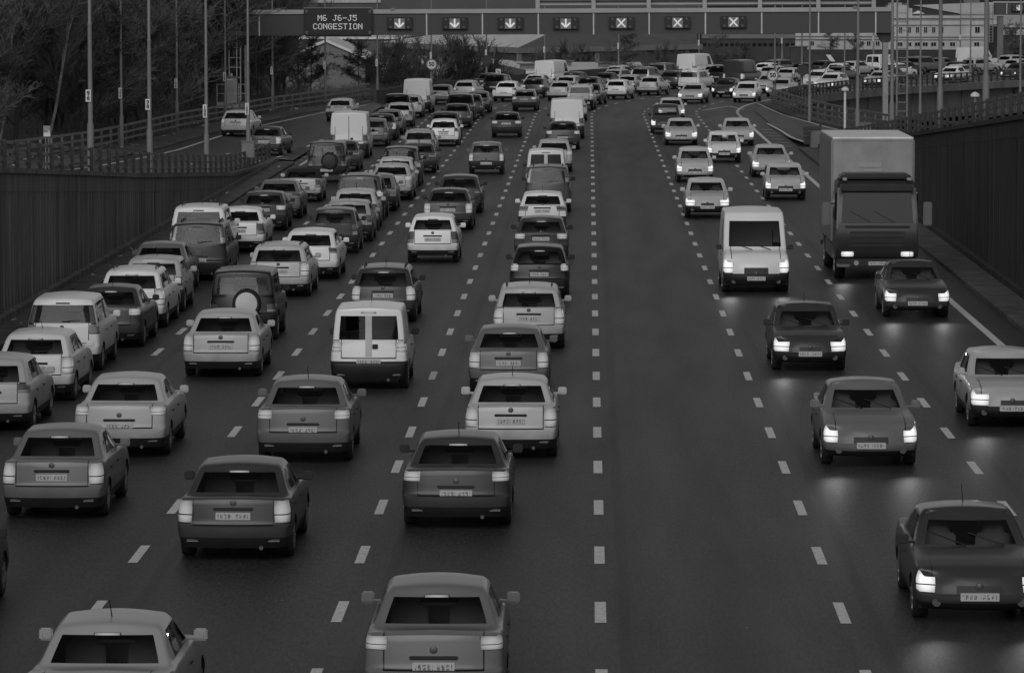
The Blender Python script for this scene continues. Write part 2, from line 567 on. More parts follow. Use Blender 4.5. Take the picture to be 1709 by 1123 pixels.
def make_car(name, P):
    me = shell(P)
    me.transform(Matrix.Translation((0, -P['L'] / 2, 0)))
    o = bpy.data.objects.new("shell", me); COL.objects.link(o)
    for m in (TRIM, GLASS, TRIM, TAIL, HEAD, SOFT): me.materials.append(m)
    sub = o.modifiers.new("s", 'SUBSURF'); sub.levels = sub.render_levels = 2
    r = P.get('r', .30)
    ax = [a - P['L'] / 2 for a in P['axles']]
    mb = MB()
    for y in ax:
        for s in (-1, 1):
            x0, x1 = sorted((s * (P['hw'] - .30), s * (P['hw'] + .3)))
            mb.lathe([(r + .045, x0), (r + .045, x1)], 24, 'x', (0, y, r + .01))
    cm = mb.mesh("cut")
    for m in (TRIM, GLASS, TRIM, TAIL, HEAD, SOFT): cm.materials.append(m)
    cm.polygons.foreach_set("material_index", [2] * len(cm.polygons))
    cu = bpy.data.objects.new("cut", cm); COL.objects.link(cu)
    bo = o.modifiers.new("b", 'BOOLEAN'); bo.operation = 'DIFFERENCE'; bo.object = cu; bo.solver = 'EXACT'
    em = evaluated(o)
    bpy.data.objects.remove(o); bpy.data.objects.remove(cu)
    by = {}
    for p in em.polygons: by.setdefault(p.material_index, []).append(p.index)
    from mathutils.bvhtree import BVHTree
    bvh = BVHTree.FromPolygons([v.co[:] for v in em.vertices], [list(p.vertices) for p in em.polygons])
    def hit(org, d):
        h = bvh.ray_cast(Vector(org), Vector(d))
        return h[0]
    root = link(name, None)
    root['dim'] = (P['hw'] * 2, P['L'], P['H'])
    link("body", take(em, by[0], "body"), paint(.3), root)
    for isl in islands(em, by.get(1, [])):
        cs = [em.polygons[p].center for p in isl]
        mx = sum(q.x for q in cs) / len(cs); my = sum(q.y for q in cs) / len(cs)
        nm = "side_window" if abs(mx) > .3 else ("windscreen" if my > 0 else "rear_window")
        link(nm, take(em, isl, nm), GLASS, root)
    link("black_trim", take(em, by[2], "black_trim"), TRIM, root)
    for slot, nm, m in ((3, "tail_light", TAIL), (4, "headlight", HEAD)):
        for isl in islands(em, by.get(slot, [])):
            link(nm, take(em, isl, nm), m, root)
    if 5 in by: link("soft_top", take(em, by[5], "soft_top"), SOFT, root)
    ty, ri = wheel_meshes(r, .2, name)
    for y in ax:
        for s in (-1, 1):
            w = link("wheel", ty, RUBBER, root, (s * (P['hw'] - .125), y, r))
            if s < 0: w.rotation_euler = (0, 0, math.pi)
            link("rim", ri, RIM, w)
    hw, H = P['hw'], P['H']
    ym = P['st'][P['fa']][0] - P['L'] / 2 - .38
    for s in (-1, 1):
        mz = P['st'][P['fa']][1]
        x0, x1 = sorted((s * (hw - .14), s * (hw + .0)))
        xa, xb = sorted((s * (hw - .03), s * (hw + .135)))
        mb = MB().box(xa, xb, ym - .05, ym + .06, mz + .03, mz + .17)
        mb.box(x0, x1, ym - .02, ym + .04, mz + .035, mz + .075)
        mb.build("mirror", TRIM, root, 50, .025)
    zp = P.get('zp', .78)
    h = hit((0, -6, zp), (0, 1, 0)); y = h.y if h else -P['L'] / 2
    MB().box(-.26, .26, y - .022, y + .05, zp - .056, zp + .056).build("number_plate", PLATE, root, bevel=.006)
    h = hit((0, 6, .42), (0, -1, 0)); y = h.y if h else P['L'] / 2
    MB().box(-.26, .26, y - .05, y + .022, .42 - .056, .42 + .056).build("number_plate", PLATE, root, bevel=.006)
    van = P.get('van')
    if not van and not P.get('spare'):
        h = hit((0, -6, zp + .115), (0, 1, 0))
        if h: MB().box(-.30, .30, h.y - .025, h.y + .04, zp + .085, zp + .13).build("boot_handle", P.get('handlem', TRIM), root, bevel=.012)
        h = hit((0, -6, zp + .20), (0, 1, 0))
        if h: MB().lathe([(.03, -.012), (.05, -.004), (.05, .03)], 14, 'y', (0, h.y, zp + .20)).build("badge", CHROME, root, 40)
    for s in (-1, 1):
        h = hit((s * hw * .70, -6, .345), (0, 1, 0))
        if h: MB().box(s * hw * .70 - .09, s * hw * .70 + .09, h.y - .014, h.y + .03, .325, .365).build("reflector", TAIL, root, bevel=.005)
        h = hit((s * hw * .66, 6, .33), (0, -1, 0))
        if h: MB().lathe([(.055, -.03), (.06, .018)], 12, 'y', (s * hw * .66, h.y, .33)).build("fog_lamp", CHROME, root, 40)
        zc, yc = P['st'][P['fa']][1], P['st'][P['fa']][0] - P['L'] / 2
        for yd in ((-.95, -1.95) if not van else (-.95,)):
            h = hit((s * 3, yc + yd, zc - .14), (-s, 0, 0))
            if h: MB().box(min(h.x, h.x + s * .03), max(h.x, h.x + s * .03), yc + yd - .09, yc + yd + .09, zc - .155, zc - .125).build("door_handle", TRIM, root, bevel=.01)
    pts = []
    zc, yc = P['st'][P['fa']][1], P['st'][P['fa']][0] - P['L'] / 2
    for x0_, x1_ in ((-.45, .02), (.08, .55)):
        pr_ = []
        for x, u in ((x0_, .02), (x1_, .16)):
            h = hit((x, yc + .6, zc + u + .02), (0, -1, 0))
            if h: pr_.append(h + Vector((0, .015, .01)))
        if len(pr_) == 2: MB().tube(pr_[0], pr_[1], .013, .009, 5).build("wiper", TRIM, root)
    h = hit((0, 6, .56), (0, -1, 0))
    if h: MB().lathe([(.03, .03), (.055, .014), (.055, -.03)], 14, 'y', (0, h.y, .56)).build("badge", CHROME, root, 40)
    h = hit((.42, -6, .27), (0, 1, 0))
    if h: MB().tube((.42, h.y - .06, .235), (.42, h.y + .3, .235), .032, n=10).build("exhaust_pipe", CHROME, root)
    if P.get('rg', True) and not P.get('soft'):
        zb = P['st'][P['ra']][3] - .055
        h = hit((0, -6, zb), (0, 1, 0)) or Vector((0, -P['L'] / 2, zb))
        MB().box(-.16, .16, h.y - .02, h.y + .05, zb - .016, zb + .016).build("brake_light", TAIL, root, bevel=.005)
        h = hit((.0, .1 - P['L'] / 8, 4), (0, 0, -1))
        if h and not P.get('noaerial'):
            MB().tube(h + Vector((0, -.1, -.02)), h + Vector((0, -.36, .22)), .009, .005, 5).build("aerial", TRIM, root)
    if P.get('wiper'):
        pts = []
        zb = P['st'][P['ra']][1] + .10
        for x in (.0, .42):
            h = hit((x, -6, zb + x * .08), (0, 1, 0))
            if h: pts.append(h + Vector((0, -.015, 0)))
        if len(pts) == 2: MB().tube(pts[0], pts[1], .013, .009, 5).build("rear_wiper", TRIM, root)
    if P.get('rails'):
        for s in (-1, 1):
            x = s * hw * .62
            mb = MB(); pp = []
            for q in (.22, .36, .5, .64):
                h = hit((x, -P['L'] / 2 + P['L'] * q, 4), (0, 0, -1))
                if h: pp.append(h + Vector((0, 0, .05)))
            for a, b in zip(pp, pp[1:]): mb.tube(a, b, .018, n=6)
            for a in pp: mb.tube(a, a - Vector((0, 0, .07)), .018, n=6)
            mb.build("roof_rail", P.get('railm', TRIM), root, 40)
    if P.get('spare'):
        h = hit((0.12, -6, .95), (0, 1, 0))
        sw = MB().lathe([(.24, h.y - .19), (.32, h.y - .20), (.355, h.y - .15), (.36, h.y - .05), (.33, h.y + .06)], 28, 'y', (.12, 0, .92)).build("spare_wheel", RUBBER, root, 40)
        MB().lathe([(.03, h.y - .235), (.17, h.y - .232), (.265, h.y - .215), (.285, h.y - .18)], 28, 'y', (.12, 0, .92)).build("wheel_cover", P['spare'], sw, 40)
    if P.get('post'):
        pts = []
        zs = P['st'][P['ra']][1]
        h1 = hit((0, -6, .74 if P['post'] > .02 else .5), (0, 1, 0)); h2 = hit((0, -6, H - .2), (0, 1, 0)); h3 = hit((0, -6, (zs + H) / 2 - .05), (0, 1, 0))
        w = P['post']
        mb = MB()
        for a, b in ((h1, h3), (h3, h2)):
            mb.add([(s * w + 0, q.y - .012 + dy, q.z) for q in (a, b) for dy in (0, .05) for s in (-1, 1)],
                   [(0, 1, 5, 4), (0, 4, 6, 2), (1, 3, 7, 5)])
        mb.build("door_post" if w > .02 else "door_gap", P.get('postm', TRIM), root)
        h = hit((.14, -6, .95), (0, 1, 0))
        MB().box(.08, .2, h.y - .04, h.y + .02, .9, 1.0).build("door_handle", TRIM, root, bevel=.01)
    if not P.get('van'):
        z = P['st'][P['ra']][1]
        yf = P['st'][P['fa']][0] - P['L'] / 2
        for yy, xs in ((yf - 1.05, (-.38, .38)), (yf - 1.95, (-.42, .42))):
            if yy < P['st'][P['ra']][2] - P['L'] / 2 + .1: continue
            for x in xs:
                mb = MB()
                mb.prism([(-.25, .45), (.25, .45), (.24, z + .06), (.14, z + .09), (.13, z + .27), (-.13, z + .27), (-.14, z + .09), (-.24, z + .06)], yy - .06, yy + .06)
                mb.build("seat", SEAT, root, bevel=.02, loc=(x, 0, 0))
        mb = MB(); mb.box(-hw * .8, hw * .8, yf - .45, yf - .12, z - .25, z - .02); mb.build("dashboard", SEAT, root, bevel=.04)
    return root

def stations(L, H, belt, rear, cowl, wtop, mids, hood=.86, nose=.66, deck=None, roof_r=None, droop=.04, rbase=0.0):
    """rear: (y of the roof's rear end); cowl: y of the windscreen's base; wtop: y of its top; mids: belt stations between"""
    out = []
    if deck:
        out += [(0.0, deck[1] - .03, 0, 0), (.26, deck[1], 0, 0)]
        ra = 2; y0 = deck[0]
    else:
        ra = 0; y0 = 0.0
    allm = [y0] + ([.28] if not deck else []) + mids + [cowl]
    for i, y in enumerate(allm):
        t = (y - y0) / (cowl - y0)
        yr = rear + (wtop - rear) * t
        if 0 < i < len(allm) - 1: yr = yr * .35 + min(max(y, rear + .12 * i), wtop - .1 * (len(allm) - 1 - i)) * .65
        zr = H - .05 - (droop if i == 0 else 0) - (.06 if i == len(allm) - 1 else 0) - (droop * .4 if i == 1 else 0)
        out.append((y, belt - .01 * i / 2, yr, zr))
    fa = len(out) - 1
    for y, z in ((cowl + .05 + (L - cowl) * .45, hood), (L - .26, (hood + nose) / 2 + .02), (L, nose)):
        out.append((y, z, 0, 0))
    return out, ra, fa

CARS = {}
def proto(name, L, W, H, belt, rear, cowl, wtop, mids, sg, bp, axles, **kw):
    st, ra, fa = stations(L, H, belt, rear, cowl, wtop, mids, kw.pop('hood', .86), kw.pop('nose', .66), kw.pop('deck', None), droop=kw.pop('droop', .04))
    P = dict(L=L, hw=W / 2, H=H, st=st, ra=ra, fa=fa, sg=sg, bp=bp, axles=axles)
    P.update(kw)
    CARS[kw.get('key', name)] = make_car(name, P)
    CARS[kw.get('key', name)]['key'] = kw.get('key', name)

# station spans inside the greenhouse are counted from the rear: 0 rear pillar, then glass, door post, glass, front pillar
proto("hatchback", 3.85, 1.68, 1.46, .96, .42, 2.90, 2.05, [.85, 1.62, 1.74, 2.50], (2, 4), (3,), (.66, 3.10), wiper=True, zp=.72, tuck=.06, corner=.2)
proto("hatchback", 4.15, 1.74, 1.47, .95, .55, 3.05, 2.20, [.95, 1.75, 1.87, 2.62], (2, 4), (3,), (.74, 3.32), wiper=True, zp=.70, key="hatchback_b", hightail=(0,), tail=(4,), beltc=.3)
proto("saloon", 4.5, 1.74, 1.42, .94, 1.25, 3.22, 2.40, [1.25, 2.0, 2.12, 2.85], (1, 3), (2,), (.92, 3.62), deck=(.72, .98), zp=.72, gx=[.93, .90, .75, .67])
proto("saloon", 4.7, 1.78, 1.43, .95, 1.35, 3.35, 2.52, [1.35, 2.15, 2.27, 3.0], (1, 3), (2,), (.98, 3.78), deck=(.85, 1.0), zp=.62, key="saloon_b", tail=(4,), gx=[.93, .89, .73, .65], c2=.72)
proto("estate", 4.55, 1.74, 1.48, .95, .38, 3.20, 2.38, [.95, 1.95, 2.07, 2.82], (1, 2, 4), (3,), (.90, 3.62), wiper=True, rails=True, zp=.74, hightail=(0,), gx=[.935, .91, .79, .72])
proto("people_carrier", 4.35, 1.78, 1.66, 1.02, .30, 3.42, 2.40, [.90, 1.85, 1.97, 2.85], (1, 2, 4), (3,), (.76, 3.46), wiper=True, zp=.80, hood=.95, nose=.72, hightail=(0, 1), tail=(4,), gx=[.94, .915, .80, .74])
proto("off_roader", 4.4, 1.84, 1.74, 1.08, .26, 3.20, 2.50, [.85, 1.85, 1.97, 2.75], (1, 2, 4), (3,), (.86, 3.55), wiper=True, rails=True, zp=.88, hood=1.02, nose=.85, r=.35, z0=.32, hightail=(0,), tail=(4,), gx=[.95, .925, .83, .78], bump=(0, 1, 2))
proto("off_roader", 3.95, 1.72, 1.72, 1.06, .14, 2.78, 2.25, [.70, 1.55, 1.67, 2.40], (1, 2, 4), (3,), (.78, 3.12), spare=mat("dark_tyre_cover", .03, .5), noaerial=True, zp=.52, hood=1.0, nose=.88, r=.35, z0=.32, tail=(3,), gx=[.95, .93, .86, .81], bump=(0, 1, 2), key="spare_dark")
proto("off_roader", 3.95, 1.72, 1.72, 1.06, .14, 2.78, 2.25, [.70, 1.55, 1.67, 2.40], (1, 2, 4), (3,), (.78, 3.12), spare=mat("pale_tyre_cover", .6, .45), noaerial=True, zp=.52, hood=1.0, nose=.88, r=.35, z0=.32, tail=(3,), gx=[.95, .93, .86, .81], bump=(0, 1, 2), key="spare_white")
proto("convertible", 4.05, 1.70, 1.34, .93, 1.05, 2.75, 2.10, [1.2, 1.62, 1.72, 2.35], (3,), (), (.82, 3.28), deck=(.72, .96), soft=True, zp=.66, nose=.62, hood=.82, gx=[.92, .89, .76, .66])
proto("small_van", 4.15, 1.70, 1.80, 1.0, .10, 3.05, 2.20, [.9, 1.75, 1.87, 2.62], (4,), (), (.72, 3.28), post=.07, postm=mat("van_door_strip", .5, .4), van=True, zp=.62, hood=.93, nose=.68, tail=(4,), hightail=(0,), gx=[.95, .93, .86, .81], c2=.78, roofc=.35, bump=(0, 1, 2), droop=.02)
proto("panel_van", 4.9, 1.94, 2.22, 1.15, .08, 3.95, 3.15, [1.0, 2.3, 2.45, 3.4], (4,), (), (.95, 4.0), post=.012, van=True, zp=.55, hood=1.12, nose=.85, r=.33, tail=(3, 4), rg=False, gx=[.97, .955, .90, .86], roofc=.35, beltc=.15, bump=(0, 1, 2), droop=.02, key="panel_van")
proto("hatchback", 3.70, 1.64, 1.42, .93, .34, 2.78, 1.95, [.80, 1.60, 1.72, 2.40], (1, 2, 4), (3,), (.62, 3.02), wiper=True, zp=.50, tuck=.02, corner=.5, beltc=.6, tail=(3, 4), gx=[.95, .925, .82, .75], c2=.84, bump=(0, 1, 2), key="hatchback_c", roofc=.5, pillar=.6, pr=.97)
proto("saloon", 4.35, 1.68, 1.40, .92, 1.05, 3.08, 2.30, [1.1, 1.9, 2.02, 2.72], (1, 3), (2,), (.88, 3.48), deck=(.66, .96), zp=.78, key="saloon_c", tail=(4,), gx=[.95, .925, .79, .72], c2=.62, c1=.32, bump=(0, 1, 2), beltc=.7, corner=.55, roofc=.5, pillar=.6, pr=.97, tuck=.02)
proto("estate", 4.65, 1.76, 1.46, .96, .75, 3.28, 2.45, [1.05, 2.0, 2.12, 2.9], (1, 2, 4), (3,), (.92, 3.72), wiper=True, zp=.60, key="estate_b", tail=(4,), gx=[.935, .905, .77, .69], c2=.74, roofc=.25)
proto("people_carrier", 4.55, 1.82, 1.72, 1.04, .22, 3.60, 2.55, [.95, 1.95, 2.07, 3.0], (1, 2, 4), (3,), (.80, 3.66), wiper=True, rails=True, zp=.62, hood=.97, nose=.74, hightail=(1, 2), tail=(), key="people_carrier_b", gx=[.95, .93, .84, .79], c2=.83)
proto("off_roader", 4.5, 1.86, 1.70, 1.10, .50, 3.25, 2.55, [.95, 1.95, 2.07, 2.8], (1, 2, 4), (3,), (.88, 3.62), wiper=True, zp=.72, hood=1.04, nose=.86, r=.36, z0=.30, tail=(4,), gx=[.945, .915, .79, .72], key="off_roader_b", c2=.74)
for k, o in CARS.items():
    o.location = (0, -200, -50)

def copy_tree(o, parent=None):
    c = o.copy()
    COL.objects.link(c)
    c.parent = parent
    for ch in o.children:
        copy_tree(ch, c)
    return c

def set_mat(o, m):
    o.material_slots[0].link = 'OBJECT'
    o.material_slots[0].material = m
# ------------------------------------------------------------------ ground, roads
def asphalt(name, base, lanes=True):
    m = bpy.data.materials.new(name)
    t = NT(m)
    tc = t.node("ShaderNodeTexCoord")
    co, uv = tc.outputs["Object"], tc.outputs["UV"]
    sp = t.node("ShaderNodeSeparateXYZ"); t.l.new(uv, sp.inputs[0])
    u = sp.outputs[0]
    v = t.ramp(t.noise(t.mapped(co, (1, .05, 1)), .55, 5), .3, .7, .88, 1.12)         # long patches
    v = t.math('MULTIPLY', v, t.ramp(t.noise(t.mapped(co, (1, .09, 1)), 9, 4, .7), .25, .75, .86, 1.14))     # aggregate
    v = t.math('MULTIPLY', v, t.ramp(t.noise(t.mapped(co, (1, .14, 1)), 24, 2, .7), .36, .64, .50, 1.55))
    sparkle = t.ramp(t.noise(t.mapped(co, (1, .4, 1)), 9, 1, .5), .80, .83, 0.0, .16)
    if lanes:
        w = t.math('COSINE', t.math('MULTIPLY', t.math('ADD', u, -.17), 2 * math.pi / 1.735))
        v = t.math('MULTIPLY', v, t.math('MULTIPLY_ADD', w, -.13, 1.0))                # worn wheel tracks
        tid = t.math('MULTIPLY', t.math('GREATER_THAN', u, .28), t.math('LESS_THAN', u, 3.4))
        v = t.math('MULTIPLY', v, t.math('MULTIPLY_ADD', tid, -.12, 1.0))               # the middle lane's own darker surfacing
        fr = t.math('FRACT', t.math('ADD', t.math('DIVIDE', t.math('ADD', u, -.17 + .13), 3.47), 20))
        wob = t.math('MULTIPLY', t.math('ADD', t.noise(t.mapped(co, (.2, .2, .2)), 1.5), -.5), .03)
        seam = t.math('LESS_THAN', t.math('ABSOLUTE', t.math('ADD', t.math('ADD', fr, -.085), wob)), .026)
        v = t.math('MULTIPLY', v, t.math('MULTIPLY_ADD', seam, -.45, 1.0))             # tarred laying joints
    t.principled(t.math('ADD', t.math('MULTIPLY', v, base), sparkle), t.ramp(t.noise(t.mapped(co, (1, .08, 1)), 1.2, 4), .3, .7, .46, .52), 0, .24,
                 bump=t.noise(co, 55, 3, .8), bstr=.35, bdist=.01)
    return m

ASPH = asphalt("carriageway_asphalt", .034)
ASPH2 = asphalt("slip_road_asphalt", .048, False)
VERGE = mat("dirty_verge_concrete", .085, .95, var=.45, scale=1.3, bump=.3)
PAINTW = None
m = bpy.data.materials.new("worn_white_road_paint"); t = NT(m)
co = t.node("ShaderNodeTexCoord").outputs["Object"]
wv = t.math('MULTIPLY', t.ramp(t.noise(co, 9, 4, .7), .3, .65, .62, 1.0), t.ramp(t.noise(co, 60, 2), .3, .6, .75, 1.0))
t.principled(t.math('MULTIPLY', wv, .85), .6, 0, .4)
PAINTW = m
GRASS = bpy.data.materials.new("winter_ground"); t = NT(GRASS)
co = t.node("ShaderNodeTexCoord").outputs["Object"]
wv = t.math('MULTIPLY', t.ramp(t.noise(co, .12, 5), .3, .7, .6, 1.4), t.ramp(t.noise(co, 2.5, 4, .8), .3, .7, .5, 1.5))
t.principled(t.math('MULTIPLY', wv, .045), .95, 0, .2)

def strip_mesh(name, rows, uvs, m, kind="structure", parent=None):
    """rows: lists of points across; uvs alike"""
    n = len(rows[0]); vs = [p for r in rows for p in r]
    fs = [(i * n + k, i * n + k + 1, (i + 1) * n + k + 1, (i + 1) * n + k) for i in range(len(rows) - 1) for k in range(n - 1)]
    me = bpy.data.meshes.new(name); me.from_pydata([tuple(v) for v in vs], [], fs)
    fl = [u for r in uvs for u in r]
    lay = me.uv_layers.new()
    for l in me.loops: lay.data[l.index].uv = fl[l.vertex_index]
    o = link(name, me, m, parent)
    if kind: tag(o, kind=kind)
    return o

ZL = [(40, 5.9), (60, 5.8), (109, 4.1), (145, 2.3), (180, .9), (205, .5), (255, .15), (310, .0)]       # slip on the left, outer edge height
ZWL = [(-60, 6.0), (40, 5.9), (60, 5.8), (109, 4.1), (145, 2.3), (180, .75), (195, .38), (206, .28)]   # top of the left wall
ZR = [(40, 6.6), (60, 6.5), (118, 5.1), (151, 3.5), (180, 2.1), (202, 1.1), (222, .25), (240, .05), (310, 0)]
FL = [(-60, -40), (60, -36), (120, -29.5), (160, -26), (180, -24.9), (215, -23.5), (248, -23.0), (282, -20.4), (301, -18.2), (325, -15.6)]
def FRx(y): return lerp_table([(-60, 60), (100, 52), (160, 28), (195, 22), (215, 19.5), (235, 17.2), (255, 15.0), (275, 13.6), (306, 12.8)], y)
def zl_in(y): return lerp_table([(195, .38), (204, .26), (215, .0), (310, 0)], y) if y > 195 else lerp_table(ZWL, y)
def dleft(s): return lerp_table([(300, -14.6), (350, -24.0), (900, -24.0)], s)
def dright(s): return lerp_table([(230, 10.9), (290, 11.0), (900, 11.4)], s)

ss = [-60 + 6 * i for i in range(55)] + [270 + 2.5 * i for i in range(110)] + [560, 620, 700]
rows, uvs = [], []
for s in ss:
    a, b = dleft(s), dright(s)
    ds = [a + (b - a) * k / 10 for k in range(11)]
    rows.append([path(s, d)[0] for d in ds]); uvs.append([(d, s) for d in ds])
strip_mesh("road", rows, uvs, ASPH)

def dash_line(name, d, s0, s1, w=.15, ln=2.0, mod=6.0, ph=59.86, m=None):
    mb = MB(); k = math.ceil((s0 - ph) / mod)
    while ph + k * mod < s1:
        c = ph + k * mod
        q = []
        for s, e in ((c - ln / 2, -1), (c - ln / 2, 1), (c + ln / 2, 1), (c + ln / 2, -1)):
            p = path(s, d + e * w / 2)[0]; q.append((p.x, p.y, p.z + .006))
        mb.add(q, [(0, 1, 2, 3)]); k += 1
    o = mb.build(name, PAINTW); tag(o, kind="structure"); return o
for d in (-3.5, -6.97, -10.3): dash_line("lane_marking", d - .17, 20, 430)
dash_line("lane_marking", 0, 20, 430, .16)
for d in (3.4, 6.88): dash_line("lane_marking", d, 20, 430)
def solid(name, pts, w, dz=.008):
    mb = MB()
    for i, p in enumerate(pts):
        a, b = Vector(pts[max(i - 1, 0)]), Vector(pts[min(i + 1, len(pts) - 1)])
        s = Vector(((b - a).y, -(b - a).x, 0)).normalized() * w / 2
        p = Vector(p) + Vector((0, 0, dz)); mb.v += [tuple(p - s), tuple(p + s)]
    mb.f = [(2 * i, 2 * i + 1, 2 * i + 3, 2 * i + 2) for i in range(len(pts) - 1)]
    return tag(mb.build(name, PAINTW), kind="structure")
solid("edge_line", [path(s, 10.0 - .4 * max(0, min(1, (s - 40) / 200)))[0] for s in range(20, 420, 5)], .2)
solid("edge_line", [path(s, -13.95)[0] for s in range(204, 300, 4)], .15)
solid("edge_line", [path(s, dleft(s) + .6)[0] for s in range(322, 440, 4)], .15)

# slip roads behind the retaining walls
def slip(name, ys, xin, zin, xout, zout):
    rows, uvs = [], []
    for y in ys:
        a, b = Vector((xin(y), y, zin(y))), Vector((xout(y), y, zout(y)))
        rows.append([a.lerp(b, k / 6) for k in range(7)]); uvs.append([(a.lerp(b, k / 6).x, y) for k in range(7)])
    return strip_mesh(name, rows, uvs, ASPH2)
ysl = list(range(-60, 322, 6))
xin_l = lambda y: lerp_table([(203, -15.3), (214, -14.42), (300, -14.42), (322, -17.3)], y)
slip("slip_road", ysl, xin_l, lambda y: zl_in(y) + .012, lambda y: lerp_table(FL, y) + .2, lambda y: lerp_table(ZL, y) + .012)
xin_r = lambda y: lerp_table([(220, 12.45), (236, 11.06), (290, 11.1), (312, 13.2)], y)
slip("slip_road", list(range(-60, 313, 6)), xin_r, lambda y: lerp_table(ZR, y) + .012, lambda y: FRx(y) + .2 + max(0, (y - 290) * .12), lambda y: lerp_table(ZR, y) + .012)
def on_left_slip(x, y):
    a, b = xin_l(y), lerp_table(FL, y) + .2
    return zl_in(y) + (lerp_table(ZL, y) - zl_in(y)) * (x - a) / (b - a) + .012
EL = [(-24.6, 130), (-22.6, 160), (-21.6, 178), (-20.6, 215), (-20.2, 248), (-17.6, 282), (-15.6, 301)]
def fine(pts, n=6):
    out = []
    for a, b in zip(pts, pts[1:]):
        out += [tuple(Vector(a).lerp(Vector(b), k / n)) for k in range(n)]
    return out + [tuple(pts[-1])]
solid("slip_edge_line", [(x, y, on_left_slip(x, y)) for x, y in fine(EL)], .2, .012)
solid("slip_edge_line", [(x, y, on_left_slip(x, y)) for x, y in fine([(-15.9, 190), (-15.5, 203), (-15.0, 218), (-14.7, 236)])], .2, .012)
for i in range(6):
    y = 176 + 9 * i; x = lerp_table([(160, -18.2), (215, -17.9), (240, -17.3)], y)
    solid("slip_dash", [(x, y - 1, on_left_slip(x, y - 1)), (x + .02, y + 1, on_left_slip(x + .02, y + 1))], .13, .012)
for i in range(7):
    y = 207 + i * 3.6; xa = -15.35 + (y - 204) * .022
    solid("hatch_marking", [(xa, y, on_left_slip(xa, y) if xa < -14.42 else .0), (-14.5, y - .6, on_left_slip(-14.5, y - .6))], .22, .012)
    solid("hatch_marking", [(-14.4, y - .6, .004), (-14.05, y - .8, .004)], .22, .012)
zr = lambda x, y: lerp_table(ZR, y) + .012
solid("slip_edge_line", [(x, y, zr(x, y)) for x, y in fine([(11.55, 226), (11.3, 236), (11.15, 250), (10.9, 262)])], .16, .012)
for i in range(6):
    y = 228 + i * 5
    solid("hatch_marking", [(10.1, y, .004), (10.8, y - .8, .004)], .2, .012)
solid("slip_edge_line", [(x, y, zr(x, y)) for x, y in fine([(12.0, 305), (12.2, 296), (12.6, 280), (14.2, 255), (16.4, 236)])], .15, .012)
solid("give_way_line", [tuple(path(290, 7.2)[0]), tuple(path(300, 8.6)[0])], .2, .012)
solid("give_way_line", [tuple(path(300, 8.6)[0]), tuple(path(292, 10.0)[0])], .14, .012)

# ground in one sheet
def th(x, y):
    if y < 312:
        if -15.15 <= x <= 12.2: return -.1
        if x < -15.15:
            xf = lerp_table(FL, y) - .3
            if x >= xf: return min(zl_in(y), lerp_table(ZL, y)) - .1 if y > 195 else lerp_table(ZL, y) - .25
            k = max(0.0, min(1.0, (380 - y) / 80))
            return lerp_table(ZL, y) - .1 + min((xf - x) * .10, 5.0) * k
        xf = FRx(y) + 1.5
        if x <= xf: return lerp_table(ZR, y) - .1
        return max(-6.0, lerp_table(ZR, y) - .1 - (x - xf) * .6)
    cx, cy = .17 + RB, S0
    rad = math.hypot(x - cx, y - cy); ang = math.atan2(y - cy, cx - x)
    if 0 < ang < 1.7:
        d = RB - rad; s = S0 + ang * RB
        z = path(s)[0].z
        if -26 < d < 11.3: return (-.3 if s < 322 else max(-6, -.3 - (s - 322) * .5)) if d > -8 else z - .3 - max(0, s - 390) * .1
        if d >= 11.3: return max(-6, -.3 - (d - 11.3) * .8) if s < 322 else -6
        k = max(0.0, min(1.0, (380 - y) / 80))
        low = max(-6.0, z - .3 - (-26 - d) * .3)
        return low * (1 - k) + k * (min((-26 - d) * .10, 5.0))
    return -6.0
xs = sorted(set([-900, -600, -400, -300, -220, -170, -140, -120] + [-100 + 2.5 * i for i in range(32)] + [-20 + 1.25 * i for i in range(4)] + [-15.3, -15.05, -12, -6, 0, 6, 10.5, 12.1, 12.4] + [12.9 + 1.3 * i for i in range(24)] + [45 + 4 * i for i in range(20)] + [140, 180, 240, 320, 420, 560, 800, 1200]))
ys = [-80, -40] + [0 + 6 * i for i in range(30)] + [180 + 3 * i for i in range(44)] + [312.5 + 4 * i for i in range(50)] + [530, 560, 600, 700, 850, 1000, 1300, 1800, 2600, 4200]
mb = MB(); nx = len(xs)
mb.v = [(x, y, th(x, y)) for y in ys for x in xs]
mb.f = [(j * nx + i, j * nx + i + 1, (j + 1) * nx + i + 1, (j + 1) * nx + i) for j in range(len(ys) - 1) for i in range(nx - 1)]
o = link("ground", mb.mesh("ground", recalc=False), GRASS); tag(o, kind="structure")

# verges and kerbs beside the walls
yv = list(range(-60, 204, 6)) + [206]
def band(name, xa, xb, ysx, za, zb, m):
    return strip_mesh(name, [[Vector((xa, y, za(y))), Vector((xb, y, zb(y)))] for y in ysx], [[(xa, y), (xb, y)] for y in ysx], m)
sweep([(-14.22, y, 0) for y in yv], [(-.07, -.05), (.07, -.05), (.07, .11), (-.07, .13)], "kerb", VERGE)["kind"] = "structure"
band("verge", -15.1, -14.30, yv, lambda y: .14, lambda y: .12, VERGE)
yv2 = list(range(-60, 222, 6)) + [224]
sweep([(11.02, y, 0) for y in yv2], [(-.07, -.05), (.07, -.05), (.07, .13), (-.07, .11)], "kerb", VERGE)["kind"] = "structure"
band("verge", 11.10, 12.1, yv2, lambda y: .12, lambda y: .14, VERGE)
band("verge", -15.12, -14.32, [207, 212, 218, 224], lambda y: max(.13, on_left_slip(-15.1, y) + .03), lambda y: .12, VERGE)
fp = fine([(13.0, 304), (13.3, 292), (13.9, 275), (15.6, 255), (18.0, 235), (20.5, 215)], 4)
